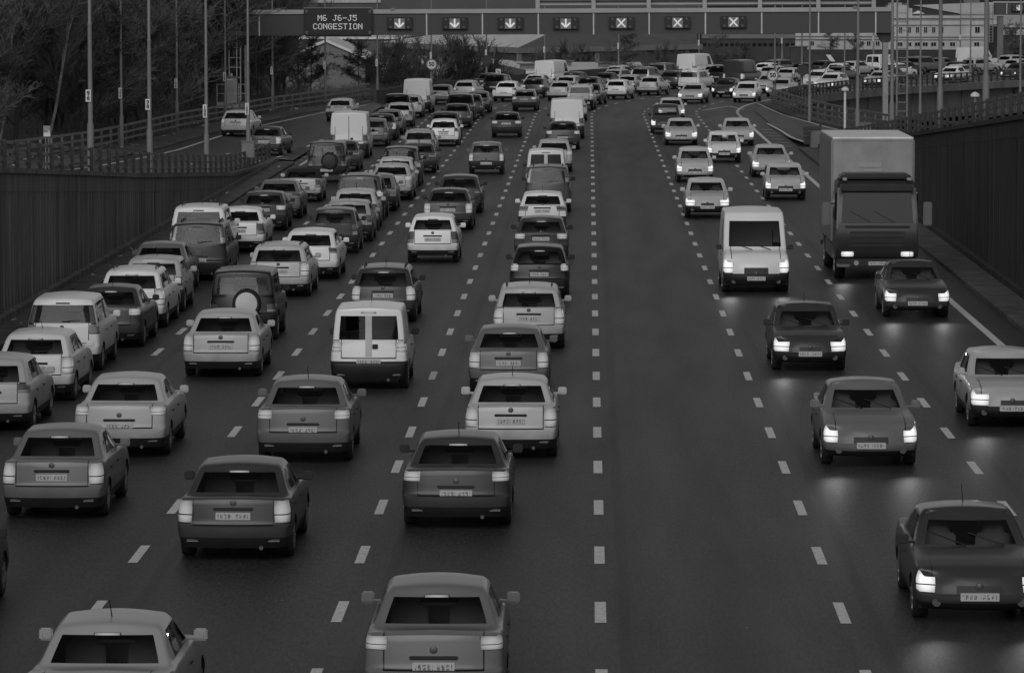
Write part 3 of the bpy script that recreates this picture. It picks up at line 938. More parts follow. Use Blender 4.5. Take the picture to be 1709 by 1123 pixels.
sweep([(x, y, zr(x, y)) for x, y in fp], [(-.45, 0), (-.30, .12), (.9, .12), (.9, -.2), (-.45, -.2)], "kerb", VERGE)["kind"] = "structure"
fp2 = fine([(lerp_table(FL, y) + .75, y) for y in range(120, 320, 10)], 1)
rows = []
for x, y in fp2:
    rows.append([Vector((x - 1.6, y, lerp_table(ZL, y) + .10)), Vector((x + 1.2, y, on_left_slip(x + 1.2, y) + .03))])
strip_mesh("verge", rows, [[(0, 0), (1, 0)] for _ in rows], VERGE)

# ------------------------------------------------------------------ retaining walls
def wallmat(name, v):
    m = bpy.data.materials.new(name); t = NT(m)
    co = t.node("ShaderNodeTexCoord").outputs["Object"]
    st = t.ramp(t.noise(t.mapped(co, (1, 1.1, .05)), 1.6, 5, .65),   .3, .72, .35, 1.55)      # run-down streaks
    bl = t.ramp(t.noise(t.mapped(co, (1, .2, .4)), .6, 3), .3, .7, .75, 1.2)
    t.principled(t.math('MULTIPLY', t.math('MULTIPLY', st, bl), v), .85, 0, .3, bump=t.noise(co, 12, 3), bstr=.15)
    return m
WALL_L, WALL_R = wallmat("stained_left_wall", .14), wallmat("dark_right_wall", .040)  # right wall has a darker base tone than the left
def wall(label, xf, sgn, y0, y1, ztop, m):
    """ribbed face at xf, looking towards -sgn"""
    root = thing("retaining_wall", label, "retaining wall", (xf, y1, 0))
    mb = MB(); mb2 = MB()
    y = y0; prof = []
    P_, D_ = .62, .05
    while y < y1:
        prof += [(0, y), (0, y + P_ * .42), (D_, y + P_ * .5), (D_, y + P_ * .92)]
        y += P_
    prof.append((0, y1))
    n = len(prof)
    for z in (0, 1):
        mb.v += [(sgn * d, yy - y1, (-.3 if z == 0 else ztop(yy) - .62)) for d, yy in prof]
    mb.f = [(i, i + 1, n + i + 1, n + i) for i in range(n - 1)]
    link("ribbed_face", mb.mesh("ribbed_face", recalc=False), m, root)
    yy = [y0 + (y1 - y0) * i / 60 for i in range(61)]
    sweep([(0, y - y1, ztop(y)) for y in yy], [(a * sgn, b) for a, b in ([(.0, -.62), (.0, -.12), (.5, -.12), (.5, -7), (.2, -7), (.2, -.62)])], "plain_band", m, root)
    sweep([(0, y - y1, ztop(y)) for y in yy], [(a * sgn, b) for a, b in ([(-.09, -.14), (-.09, .0), (.52, .0), (.52, -.14)])], "coping", m, root)
    sweep([(0, y - y1, 0) for y in yy], [(a * sgn, b) for a, b in ([(-.14, -.1), (-.14, .30), (.14, .36), (.14, -.1)])], "plinth", m, root)
    return root
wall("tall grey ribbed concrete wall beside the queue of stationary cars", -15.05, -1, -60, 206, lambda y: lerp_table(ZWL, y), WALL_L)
wall("tall dark ribbed wall beside the oncoming traffic", 12.05, 1, -60, 223, lambda y: max(.35, lerp_table(ZR, y) + .1), WALL_R)
MB().box(-.35, .95, 0, 1.4, -.1, .95).build("end_block", CONC, bevel=.05, loc=(11.9, 223.4, 0))
tag(bpy.context.scene.objects["end_block"], "dark concrete block ending the dark wall at the slip road nose", "concrete block")
o = MB()
for k in range(4): o.box(-.5, .25, 0, .35, .25 + k * .26, .42 + k * .26)
r_ = thing("crash_cushion", "stacked dark horizontal rails at the nose where the dark wall starts", "crash barrier", (11.75, 224.9, 0))
for k in range(4): MB().prism([(-.5, .0), (.3, 0), (.3, .2), (-.5, .2)], 0, .3).build("rail", DARKPOST, r_, bevel=.03, loc=(0, 0, .2 + k * .25))
MB().box(.32, .45, .02, .28, 0, 1.25).build("post", DARKPOST, r_)

# ------------------------------------------------------------------ parapets and fences
def parapet(label, pts, spacing, h, rails, postw, m_post, m_rail, side, group=None, railr=.05, name="parapet_fence", cap=100, postd=.1):
    pts = [Vector(p) for p in pts]
    root = thing(name, label, "fence", tuple(pts[0]), 0, group)
    o0 = pts[0]
    for zr_ in rails:
        sweep([tuple(p - o0 + Vector((0, 0, zr_ - railr))) for p in pts], [(side * (postd / 2 + .005 + a), b) for a, b in ((0, 0), (railr * 2, 0), (railr * 2, railr * 2), (0, railr * 2))], "rail", m_rail, root)
    dist = 0; nxt = spacing * .5; k = 0
    pm = MB().box(-postw / 2, postw / 2, -postd / 2, postd / 2, 0, h).mesh("post")
    pm.materials.append(m_post)
    for a, b in zip(pts, pts[1:]):
        L_ = (b - a).length
        while nxt <= dist + L_ and k < cap:
            p = a.lerp(b, (nxt - dist) / L_)
            d = b - a
            q = link("post", pm, None, root, tuple(p - o0))
            q.rotation_euler = (0, 0, math.atan2(d.y, d.x))
            nxt += spacing; k += 1
        dist += L_
    return root
parapet("dark post and rail parapet on top of the grey ribbed wall", [(-15.28, y, lerp_table(ZWL, y)) for y in range(206, 60, -4)], 2.45, .74, (.16, .43, .68), .14, DARKPOST, STEEL, 1, postd=.10, railr=.035)
parapet("dark post and rail parapet on top of the dark wall", [(12.3, y, max(.35, lerp_table(ZR, y) + .1)) for y in range(222, 60, -4)], 2.45, .70, (.16, .40, .64), .14, DARKPOST, STEEL, -1, postd=.11, railr=.035)
parapet("long three rail steel fence between the slip road and the bare trees", [(lerp_table(FL, y) - .35, y, lerp_table(ZL, y) + .05) for y in range(320, 120, -5)], 3.0, 1.0, (.30, .63, .98), .09, STEEL, STEEL, -1, railr=.055)
parapet("curved three rail barrier round the slip road exit beside the viaduct", [(x + .15, y, zr(x, y) + .1) for x, y in fine([(12.9, 307), (12.85, 300), (13.2, 292), (13.8, 276), (15.4, 256), (17.8, 236), (20.4, 215)], 5)], 3.2, 1.05, (.28, .62, 1.0), .12, COLUMN, STEEL, 1, railr=.06)

# ------------------------------------------------------------------ viaduct
GIRD = mat("viaduct_steel_plate", .15, .7, var=.2, scale=.6)
via = thing("viaduct", "curved concrete and steel viaduct carrying the motorway round the bend", "viaduct", tuple(path(318)[0]))
vo = Vector(via.location)
VS = [300 + 4 * i for i in range(48)]
edge = lambda s, d, z: tuple(path(s, d)[0] + Vector((0, 0, z)) - vo)
sweep([edge(s, 11.4, 0) for s in VS], [(0, -.48), (.28, -.48), (.28, .10), (0, .10)], "edge_beam", CONC, via)
sweep([edge(s, 10.6, 0) for s in VS], [(0, -2.6), (.12, -2.6), (.12, -.5), (0, -.5)], "girder", GIRD, via)
sweep([edge(s, 10.6, 0) for s in VS], [(-.2, -2.72), (.32, -2.72), (.32, -2.6), (-.2, -2.6)], "flange", GIRD, via)
for s in range(306, 480, 6):
    p, a = path(s, 10.78)
    q = MB().box(-.03, .10, -.03, .03, -2.55, -.52).build("stiffener", GIRD, via, loc=tuple(p - vo)); q.rotation_euler = (0, 0, -a)
for s in (322, 350, 378, 406, 434):
    p, a = path(s, 9.4)
    q = MB().lathe([(.7, -7.5), (.7, -2.9), (.85, -2.75)], 14).build("pier", CONC, via, 40, loc=tuple(p - vo))
for s in (327, 355, 383):
    p, a = path(s, 10.85)
    mb = MB(); mb.tube((.1, 0, -.6), (.1, 0, -1.0), .09); mb.tube((.1, 0, -1.0), (.1, -.6, -1.5), .09); mb.tube((.1, -.6, -1.5), (.1, -.6, -5), .09)
    q = mb.build("drain_pipe", BLACKF, via, 40, loc=tuple(p - vo)); q.rotation_euler = (0, 0, -a)
sweep([edge(s, -23, 0) for s in VS], [(0, -.9), (.3, -.9), (.3, -.02), (0, -.02)], "deck_edge", CONC, via)
parapet("close set post and rail parapet along the viaduct edge", [tuple(path(s, 11.55)[0] + Vector((0, 0, .12))) for s in range(304, 428, 2)], 1.3, .88, (.20, .48, .80), .10, DARKPOST, STEEL, -1, railr=.05, postd=.14)
# low solid parapet on the outside of the bend
OUT = [(-16.2, 322), (-14.6, 336), (-12.8, 347), (-8.7, 365), (-4, 385), (2.8, 405), (10.9, 425), (19.7, 442), (30, 458), (42, 470), (60, 484)]
GREYP = mat("grey_panel_wall", .075, .8, var=.2, scale=.3)
o = sweep([(x, y, 0) for x, y in fine(OUT, 4) if x < 22], [(0, -1), (.25, -1), (.25, .5), (0, .5)], "barrier_wall", GREYP)
tag(o, "plain grey low wall along the outside of the bend behind the traffic", "wall", kind="thing")

# ------------------------------------------------------------------ lamp columns
def col_meshes():
    A = MB().lathe([(.11, -.6), (.11, 1.5), (.107, 1.56), (.078, 1.68), (.068, 4.75), (.072, 4.76), (.072, 4.82), (.055, 4.86), (.045, 11.6)], 12).mesh("column", 40)
    B = MB().tube((0, 0, 11.5), (.4, 0, 12.1), .05, .045).tube((.4, 0, 12.1), (1.6, 0, 12.3), .045, .04).mesh("bracket_arm", 40)
    Cm = MB().prism([(1.5, 12.22), (2.3, 12.30), (2.35, 12.36), (2.2, 12.46), (1.6, 12.42), (1.5, 12.36)], -.15, .15).mesh("lantern", bevel=.03)
    D = MB().box(-.004, .05, -.06, .06, .6, 1.15).mesh("access_door")
    for me, m in ((A, COLUMN), (B, COLUMN), (Cm, STEEL), (D, COLUMN)): me.materials.append(m)
    return A, B, Cm, D
CMS = col_meshes()
NUM = {}
def lamp_column(x, y, z, label, arm, num=None, plate_h=2.9, group="lamp columns beside the motorway", sc=1.0, sign=None):
    root = thing("lamp_column", label, "lamp post", (x, y, z), 0, group)
    root.scale = (sc, sc, 1)
    link("column", CMS[0], None, root)
    for nm, me in (("bracket_arm", CMS[1]), ("lantern", CMS[2])):
        q = link(nm, me, None, root); q.rotation_euler = (0, 0, arm)
    if num is not None:
        digits = len(num) if num else 3
        hh = .09 + .15 * digits
        pl = MB().box(-.085, .085, -.012, .012, 0, hh).build("number_plate", WHITE, root, bevel=.004, loc=(-.05, -.11, plate_h))
        if num:
            if num not in NUM:
                NUM[num] = []
            for i, ch in enumerate(num):
                k = ("d", ch)
                if k not in NUM: NUM[k] = text_mesh(ch, .19)
                link("digit", NUM[k], BLACKF, pl, (0, -.018, hh - .12 - .15 * i))
        else:
            MB().box(-.02, .02, -.02, -.012, .08, hh - .08).build("faded_numerals", COLUMN, pl)
    return root
LW = lambda px, y: (px - 983) / F * y
for px, y, num, lab in ((150, 137.5, "96", "grey lamp column numbered 96 on the ribbed wall"), (249, 153.5, "98", "grey lamp column numbered 98 on the ribbed wall"),
                        (344, 176.5, "100", "grey lamp column numbered 100 on the ribbed wall"), (414, 197.5, "102", "grey lamp column numbered 102 at the wall's low end")):
    lamp_column(LW(px, y), y, lerp_table(ZWL, y) - .05, lab, math.pi, num, plate_h=2.32)
for px, y, num, lab in ((202, 215, "104", "thin lamp column numbered 104 behind the slip road fence"), (295, 243, "106", "thin lamp column numbered 106 behind the slip road fence"),
                        (376, 265, "108", "thin lamp column numbered 108 in front of the cabinet platform"), (455, 285, "", "thin lamp column rising beside the gantry's blank end panel"),
                        (543, 305, "", "thin lamp column directly below the message sign"), (630, 325, "", "thin lamp column just past the message sign, with pale plate"),
                        (909, 385, "", "thin lamp column behind the third lit arrow's panel strip"), (1032, 405, "", "thin lamp column beside the big bare tree on the bend"),
                        (1166, 425, "", "thin lamp column below the second cross signal"), (1304, 440, "", "thin lamp column before the dark brick shed"),
                        (1456, 455, "", "thin lamp column before the litter strewn bank"), (1600, 465, "", "thin lamp column before the pale building's corner")):
    z = lerp_table(ZL, y) if y < 320 else -.2
    lamp_column(LW(px, y), y, z, lab, 0, num, plate_h=2.45, sc=.95)
for px, y, lab in ((1643, 136, "thickest grey lamp column standing on the dark wall"), (1567, 154, "grey lamp column on the dark wall, second from the thickest one"),
                   (1487, 180, "grey lamp column hiding the gantry's steel leg"), (1430, 201, "grey lamp column at the low end of the dark wall")):
    lamp_column(LW(px, y), y, lerp_table(ZR, y), lab, math.pi, None)
for px, y, z, lab in ((1292, 304, 0, "lamp column with speed limit disc at the viaduct's start"), (1337, 322, 0, "thin lamp column with dark disc on the viaduct parapet"),
                   (1350, 266, 0, "grey lamp column inside the curved slip road barrier"), (1408, 345, 0, "thin lamp column on the viaduct behind the short white lamp"),
                   (1534, 262, -.4, "grey lamp column in front of the viaduct girder"), (1617, 374, .4, "thin lamp column on the viaduct before the pale building"),
                   (1700, 236, .4, "grey lamp column crossing the far gantry's lit arrow")):
    lamp_column(LW(px, y), y, z, lab, -.5, None, sc=.95)
# speed limit discs
def disc_sign(x, y, z, front, label, cat="speed limit sign", face=True):
    root = thing("speed_limit_sign", label, cat, (x, y, z))
    MB().lathe([(.42, 0), (.43, .03), (.42, .05)], 28, 'y').build("disc", DARKPOST, root, 40)
    MB().box(-.05, .05, .05, .12, -.3, .3).build("bracket", STEEL, root)
    if face:
        MB().lathe([(.415, -.012), (.415, 0)], 28, 'y').build("border", mat("sign_border_red", .22, .5), root, 40)
        MB().lathe([(.33, -.018), (.33, -.01)], 28, 'y').build("face", WHITE, root, 40)
        me = text_mesh("50", .44); link("numerals", me, BLACKF, root, (0, -.022, 0))
    return root
disc_sign(LW(720, 346), 346.6, 1.95, True, "round speed limit sign reading 50 on the lamp column behind the white van").scale = (1.05, 1, 1.05)
lamp_column(LW(720, 347), 347, -.2, "thin lamp column carrying the 50 sign behind the white van", 0, "", plate_h=2.6, sc=.9)
disc_sign(LW(812, 364), 364.6, 1.95, False, "dark back of a round road sign on a thin lamp column", "road sign", False)
lamp_column(LW(812, 365), 365, -.2, "thin lamp column carrying the dark sign back on the bend", 0, "", plate_h=2.5, sc=.9)
disc_sign(LW(1289, 303), 303.4, 2.05, True, "round 50 speed limit sign at the start of the viaduct parapet")
disc_sign(LW(1339, 321), 321.4, 2.05, False, "dark round sign back above the viaduct parapet", "road sign", False)
# short white lamps by the viaduct
for px, y, lab in ((1409, 238, "short white post with domed cap nearer the curved barrier"), (1625, 200, "short pale post with domed cap nearer the thickest column")):
    z0 = lerp_table(ZR, y)
    r_ = thing("bollard_lamp", lab, "short lamp", (LW(px, y), y, z0), 0, "short domed lamps below the viaduct")
    MB().lathe([(.07, 0), (.07, 2.6 if px < 1500 else 2.2)], 10).build("post", WHITE if px < 1500 else STEEL, r_, 40)
    h = 2.6 if px < 1500 else 2.2
    MB().lathe([(.09, h), (.22, h + .02), (.22, h + .1), (.12, h + .2), (.02, h + .24)], 14).build("cap", WHITE, r_, 40)
# grey equipment boxes
for x, y, z, lab in ((LW(1443, 216), 216, .45, "small grey equipment box on a post by the curved barrier"), (LW(410, 189), 190.2, .5, "small grey equipment box at the foot of column 102")):
    r_ = thing("equipment_box", lab, "cabinet", (x, y, z))
    MB().box(-.28, .28, -.15, .15, .45, 1.15).build("box", STEEL, r_, bevel=.03)
    MB().box(-.3, .3, -.17, .17, 1.15, 1.2).build("lid", STEEL, r_)
    MB().box(-.06, .06, -.05, .05, 0, .45).build("post", DARKPOST, r_)
# little lit-box sign on the far side of the left parapet
r_ = thing("marker_sign", "small white box sign with a curved arrow before the bare trees", "sign", (LW(77, 165), 165, 2.35))
r_.scale = (.42, 1, .48)
MB().box(-.33, .33, -.02, .02, .95, 1.85).build("panel", WHITE, r_, bevel=.02)
MB().box(-.33, .33, -.03, -.021, 1.30, 1.84).build("grey_field", mat("sign_grey_field", .22, .5), r_)
pts = [(-.22 + .40 * k / 8, 1.62 - .26 * (k / 8) ** 2) for k in range(9)]
mb = MB()
for a, b in zip(pts, pts[1:]): mb.tube((a[0], -.034, a[1]), (b[0], -.034, b[1]), .035, n=6)
mb.add([(.06, -.036, 1.36), (.28, -.036, 1.46), (.24, -.036, 1.18)], [(0, 1, 2)])
mb.build("arrow", WHITE, r_)
for x in (-.15, .15): MB().box(x - .03, x + .03, .02, .08, -3.0, 1.7).build("post", STEEL, r_)
r_ = thing("marker_sign", "tiny pale sign with a bent arrow on the grey wall of the bend", "sign", (LW(832, 371), 370, 0))
MB().box(-.22, .22, -.02, .02, .45, 1.1).build("panel", WHITE, r_)
mb = MB().tube((-.1, -.03, .98), (.1, -.03, .8), .035).tube((.1, -.03, .8), (-.06, -.03, .58), .035); mb.build("arrow", BLACKF, r_)
MB().box(-.03, .03, .02, .07, -.8, 1.0).build("post", STEEL, r_)

# ------------------------------------------------------------------ gantry
GY = 270.0
gX = lambda px: (px - 983) / F * GY
gZ = lambda py, px=983: CAMZ - (py + 36) / F * GY
GDARK = mat("dark_gantry_panel", .055, .55, var=.05, scale=.5)
GLITE = mat("pale_gantry_rail", .34, .5, var=.1, scale=.5)
GWHITE = mat("white_gantry_strip", .5, .5, var=.1)
gan = thing("sign_gantry", "wide dark gantry with lane signals spanning the whole motorway", "gantry", (0, GY, 0))
TILT = 0.19 / 40.8
gan.rotation_euler = (0, -TILT, 0)
zb, zt, zr0, zr1 = gZ(57), gZ(21.5), gZ(21.5), gZ(14.5)
MB().box(gX(404), gX(1488), 0, 1.4, zb, zt).build("panel_beam", GDARK, gan)
MB().box(gX(407), gX(1490), -.12, 1.5, zr0 + .003, zr1).build("walkway_rail", GLITE, gan)
for px in (434, 713, 806, 899, 991, 1083.5, 1177, 1270.6, 1365, 1460):
    MB().box(gX(px) - .045, gX(px) + .045, -.03, -.003, zb - .02, zr0 - .003).build("white_strip", GWHITE, gan)
for px in (467, 657, 1425):
    MB().box(gX(px) - .12, gX(px) + .12, -.16, -.05, zr1 - .10, zr1 + .10).build("lamp_fitting", STEEL, gan, bevel=.02)
# legs
for px, ylow, lab in ((411, -.3, 0), (1477, -1.2, 1)):
    MB().box(gX(px) - (.12, .17)[lab], gX(px) + (.12, .17)[lab], .3, 1.1, ylow, zb - .6).build("leg", mat("leg_grey_paint", .26, .6), gan, bevel=.03)
    MB().prism([(gX(px) - .24, zb - .6), (gX(px) + .24, zb - .6), (gX(px) + .6, zb), (gX(px) - .6, zb)], .35, 1.05).build("bracket_head", DARKPOST, gan)
# back of the large sign standing on the gantry
for i, px in enumerate((898, 991, 1083, 1176, 1268, 1365, 1457)):
    MB().box(gX(px) - .13, gX(px) + .13, .2, .45, zr1, zr1 + 4.2).build("sign_post", GLITE, gan)
bk = MB().box(gX(898), gX(1460), .5, .6, zr1 + .16, zr1 + 4.1).build("sign_back", mat("sign_back_sheet", .19, .5, var=.08, scale=.4), gan)
for z in (.22, .42, 1.4, 2.4, 3.4):
    MB().box(gX(898), gX(1460), .40, .496, zr1 + z, zr1 + z + .09).build("sign_rail", GLITE if z != .42 else DARKPOST, gan)
# tiny access ladder and cabinet platform by the outer leg
lad = thing("access_ladder", "pale caged access ladder beside the gantry's outer leg", "ladder", (gX(391), GY + .5, 0))
for x in (-.36, .36, .12): MB().box(x - .035, x + .035, -.035, .035, 1.2, gZ(25)).build("stile", GWHITE, lad)
z = 1.4
while z < gZ(26):
    MB().box(-.42, .42, -.05, -.036, z, z + .05).build("rung", GWHITE, lad); z += .62
plat = thing("cabinet_platform", "railed steel platform with pale cabinet at the foot of the ladder", "platform", (gX(389), GY - .6, 0))
pz = gZ(170)
MB().box(-.95, .98, -.5, .9, pz - .36, pz).build("deck", GLITE, plat, bevel=.02)
for x in (-.93, .0, .45, .95): MB().box(x - .025, x + .025, -.49, -.44, pz, pz + 1.15).build("post", GLITE, plat)
for z in (.55, 1.12): MB().box(-.95, .98, -.50, -.45, pz + z, pz + z + .04).build("rail", GLITE, plat)
for x in (-.75, .8): MB().box(x - .08, x + .08, .0, .16, -.5, pz - .36).build("support", DARKPOST, plat)
cab_ = thing("control_cabinet", "pale control cabinet standing on the railed platform", "cabinet", (gX(387), GY - .3, pz))
MB().box(-.36, .36, -.3, .3, 0, 1.55).build("body", GLITE, cab_, bevel=.03)
MB().box(-.40, .40, -.34, .34, 1.55, 1.62).build("roof", STEEL, cab_)
MB().lathe([(.06, 1.62), (.08, 1.68), (.08, 1.76), (.03, 1.82)], 10).build("beacon", WHITE, cab_, 40)
MB().box(-.28, .1, -.31, -.302, 1.38, 1.46).build("label_strip", WHITE, cab_)

# 5x7 lamp matrix letters
FONT = {'M': "10001 11011 10101 10101 10001 10001 10001", '6': "01110 10000 10000 11110 10001 10001 01110", 'J': "00111 00010 00010 00010 00010 10010 01100",
        '-': "00000 00000 00000 11111 00000 00000 00000", '5': "11111 10000 11110 00001 00001 10001 01110", 'C': "01110 10001 10000 10000 10000 10001 01110",
        'O': "01110 10001 10001 10001 10001 10001 01110", 'N': "10001 11001 10101 10101 10011 10001 10001", 'G': "01110 10001 10000 10111 10001 10001 01110",
        'E': "11111 10000 10000 11110 10000 10000 11111", 'S': "01111 10000 10000 01110 00001 00001 11110", 'T': "11111 00100 00100 00100 00100 00100 00100",
        'I': "01110 00100 00100 00100 00100 00100 01110"}
LIT = glow("lit_sign_lamps", 1.0, 0.60)
def matrix_line(mb, s, x, z, p, y=-.02, r=.82):
    for ch in s:
        if ch in FONT:
            for row, bits in enumerate(FONT[ch].split()):
                for c_, b in enumerate(bits):
                    if b == '1':
                        cx, cz = x + c_ * p, z - row * p
                        mb.box(cx - p * r / 2, cx + p * r / 2, y, y + .015, cz - p * r / 2, cz + p * r / 2)
        x += 6 * p
dms = thing("message_sign", "black lamp matrix sign on the gantry reading M6 J6-J5 CONGESTION", "message sign", (gX(565.5), GY - .42, 0))
x0, x1, z0, z1 = gX(508) - gX(565.5), gX(623) - gX(565.5), gZ(57.5) - .13, gZ(10.5) - .13
MB().box(x0, x1, 0, .4, z0, z1).build("case", BLACKF, dms, bevel=.10)
MB().box(x0 + .03, x1 - .03, .03, .43, z1 + .002, z1 + .03).build("hood", GLITE, dms)
for sx in (x0 + .18, x1 - .18):
    for sz in (z0 + .26, z1 - .2):
        MB().lathe([(.10, -.03), (.11, 0), (.10, .03)], 16, 'y', (sx, 0, sz)).build("warning_lamp", mat("unlit_lantern", .09, .3), dms, 40)
p = .0525
mb = MB(); matrix_line(mb, "M6 J6-J5", gX(532) - gX(565.5), gZ(22.5) - .13, p); mb.build("text_line", LIT, dms)
mb = MB(); matrix_line(mb, "CONGESTION", gX(524.5) - gX(565.5), gZ(36.5) - .13, p); mb.build("text_line", LIT, dms)

LITG = mat("signal_mesh_grey", .20, .5)
def signal(px, py, arrow, label, Y=GY - .3, root_z=0, s=1.0, tilt=True):
    X = (px - 983) / F * Y
    Z = CAMZ - (py + 36) / F * Y
    r_ = thing("lane_signal", label, "lane signal", (X, Y, Z), 0, "lane signals on the gantry")
    MB().box(-.80 * s, .80 * s, 0, .28, -.37 * s, .37 * s).build("case", BLACKF, r_, bevel=.02)
    MB().box(-.335 * s, .335 * s, -.012, -.002, -.335 * s, .32 * s).build("display", LITG if arrow else LITG, r_)
    for a in (-1, 1):
        for b in (-1, 1):
            MB().lathe([(.07 * s, -.02), (.075 * s, 0)], 12, 'y', (a * .56 * s, -.002, b * .24 * s)).build("lantern", mat("unlit_lantern", .09, .3), r_, 40)
    MB().box(-.34 * s, .34 * s, -.09, 0, .34 * s, .362 * s).build("visor", BLACKF, r_)
    mb = MB(); y = -.03; w = .055 * s
    def bar(a, b, w=w):
        d = Vector((b[0] - a[0], 0, b[1] - a[1])).normalized(); n = Vector((d.z, 0, -d.x)) * w
        A, B = Vector((a[0] * s, y, a[1] * s)), Vector((b[0] * s, y, b[1] * s))
        mb.add([A - n, A + n, B + n, B - n], [(0, 1, 2, 3)])
    if arrow:
        bar((0, .28), (0, -.22)); bar((-.27, .03), (.0, -.25)); y -= .004; bar((.27, .03), (.0, -.25))
    else:
        bar((-.24, .24), (.24, -.26), w * .8); y -= .004; bar((.24, .24), (-.24, -.26), w * .8)
    mb.build("arrow" if arrow else "cross", LIT, r_)
    return r_
for px, py, a, lab in ((667, 39, 1, "lit down arrow signal beside the message sign"), (759, 39, 1, "lit down arrow signal above the lane of the small white van"),
                       (851.5, 39, 1, "lit down arrow signal, third along from the message sign"), (944, 39, 1, "lit down arrow signal next to the first cross"),
                       (1036.5, 38, 0, "lit white cross signal over the empty lane, beside the last arrow"), (1130, 37.5, 0, "lit white cross signal, middle one of the three crosses"),
                       (1223, 36.5, 0, "lit white cross signal beside the gantry's long blank panels")):
    signal(px, py - (px - 983) * 0 , a, lab)
# second gantry far along the viaduct
g2 = thing("sign_gantry", "small dark far gantry with one lit arrow above the viaduct", "gantry", (LW(1660, 430), 430, 0))
fz = lambda py: CAMZ - (py + 36) / F * 430
MB().box(-.2, 14, 0, 1.2, fz(25), fz(5)).build("panel_beam", GDARK, g2)
MB().box(-.4, 14.1, -.1, 1.3, fz(5) + .003, fz(2.5)).build("walkway_rail", GLITE, g2)
MB().box(.1, .7, .3, .9, fz(74) - 4, fz(27)).build("leg", CONC, g2)
MB().box(.95, 1.03, -.03, -.003, fz(24), fz(4)).build("white_strip", GWHITE, g2)
signal(1697, 13, 1, "small lit arrow signal on the far gantry over the viaduct", 429.6, s=.95)
l2 = thing("access_ladder", "thin caged ladder beside the far gantry's leg", "ladder", (LW(1652, 429), 429, 0))
for x in (-.25, .1): MB().box(x - .04, x + .04, 0, .06, fz(70), fz(8)).build("stile", COLUMN, l2)
for k in range(14): MB().box(-.28, .14, -.03, 0, fz(70) + k * .28, fz(70) + k * .28 + .05).build("rung", COLUMN, l2)
l3 = thing("access_ladder", "tall pale ladder mast standing behind the gantry's steel leg", "ladder", (LW(1505, 300), 300, -4))
for x in (-.42, .3): MB().box(x - .06, x + .06, 0, .08, 0, 4 + CAMZ - 36 / F * 300).build("stile", COLUMN, l3)
for k in range(18): MB().box(-.45, .35, -.04, 0, 3 + k * .62, 3.06 + k * .62).build("rung", COLUMN, l3)
# ------------------------------------------------------------------ buildings beyond the bend
def bx(px, Y): return (px - 983) / F * Y
def bz(py, Y): return CAMZ - (py + 36) / F * Y
PALE_ROOF = mat("pale_sheet_roof", .60, .6, var=.10, scale=.15, stretch=(3, .3, 1))
DARK_ROOF = mat("dark_sheet_roof", .12, .7, var=.15, scale=.2)
WALLG = mat("warehouse_wall_sheet", .085, .7, var=.12, scale=.2)
WALLM = mat("mid_grey_cladding", .15, .7, var=.1, scale=.2)
CREAM = mat("pale_stone_render", .42, .85, var=.14, scale=.35, stretch=(1, 1, .5))
BRICK = mat("dark_brick_wall", .05, .9, var=.2, scale=.5)
WIN = mat("dark_window_glass", .012, .12, spec=.15)
GABLE = mat("dark_gable_cladding", .042, .8, var=.1, scale=.3)

# warehouse with a hipped roof, one corner towards the motorway
w = thing("warehouse", "long low warehouse with a pale ribbed roof and corner towards the motorway", "warehouse", (bx(866, 560), 560, 0))
c0, a0, b0 = Vector((0, 0)), Vector((bx(640, 606) - bx(866, 560), 46)), Vector((bx(1165, 592) - bx(866, 560), 32))
d0 = a0 + b0
ez = bz(79, 560)
mb = MB(); q = [c0, b0, d0, a0]
mb.v = [(p.x, p.y, z) for z in (-7, ez - .5) for p in q]; mb.f = [(0, 1, 5, 4), (1, 2, 6, 5), (2, 3, 7, 6), (3, 0, 4, 7)]
mb.build("wall", WALLG, w)
mid = (c0 + d0) / 2; r1, r2 = mid + (a0 - c0) * .14 - (b0) * .05, mid - (a0 - c0) * .14 + b0 * .05
rz = ez + 2.6
off = [p + (p - mid).normalized() * .5 for p in q]
MB().add([(off[0].x, off[0].y, ez), (off[3].x, off[3].y, ez), (r1.x, r1.y, rz), (r2.x, r2.y, rz)], [(0, 3, 2, 1)]).build("roof", PALE_ROOF, w)
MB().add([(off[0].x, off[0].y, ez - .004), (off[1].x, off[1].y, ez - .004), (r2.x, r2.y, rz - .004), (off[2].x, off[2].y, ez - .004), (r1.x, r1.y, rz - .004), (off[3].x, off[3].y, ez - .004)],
         [(0, 1, 2), (1, 3, 4, 2), (3, 5, 4)]).build("roof", mat("shade_toned_roof", .10, .8, var=.1, scale=.3), w)  # same roofing as the pale slope; its duller light is put into the colour
sweep([(off[3].x, off[3].y, ez), (off[0].x, off[0].y, ez), (off[1].x, off[1].y, ez)], [(-.15, -.75), (.12, -.75), (.12, -.02), (-.15, -.02)], "fascia", mat("grey_fascia", .2, .6), w)
sweep([(a0.x, a0.y, -2.6), (c0.x, c0.y, -2.6), (b0.x, b0.y, -2.6)], [(-.06, -4), (.1, -4), (.1, 0), (-.06, 0)], "lower_band", WALLM, w)
for k, e in ((0.0, b0), (.27, b0), (.42, b0), (.58, b0), (.77, b0), (.93, b0), (.16, a0), (.45, a0), (.93, a0)):
    p = c0.lerp(e, k); n = Vector((e.y, -e.x)).normalized() * (.14 if e is b0 else -.14)
    t_ = (e - c0).normalized() * .42
    mb = MB(); mb.v = [(p.x + s * t_.x + m_ * n.x, p.y + s * t_.y + m_ * n.y, z) for z in (-7, ez - .8) for s, m_ in ((-1, 1), (1, 1), (1, -.2), (-1, -.2))]
    mb.f = [(0, 1, 5, 4), (1, 2, 6, 5), (2, 3, 7, 6), (3, 0, 4, 7), (4, 5, 6, 7)]
    mb.build("pilaster", mat("pale_pilaster", .22, .8), w)
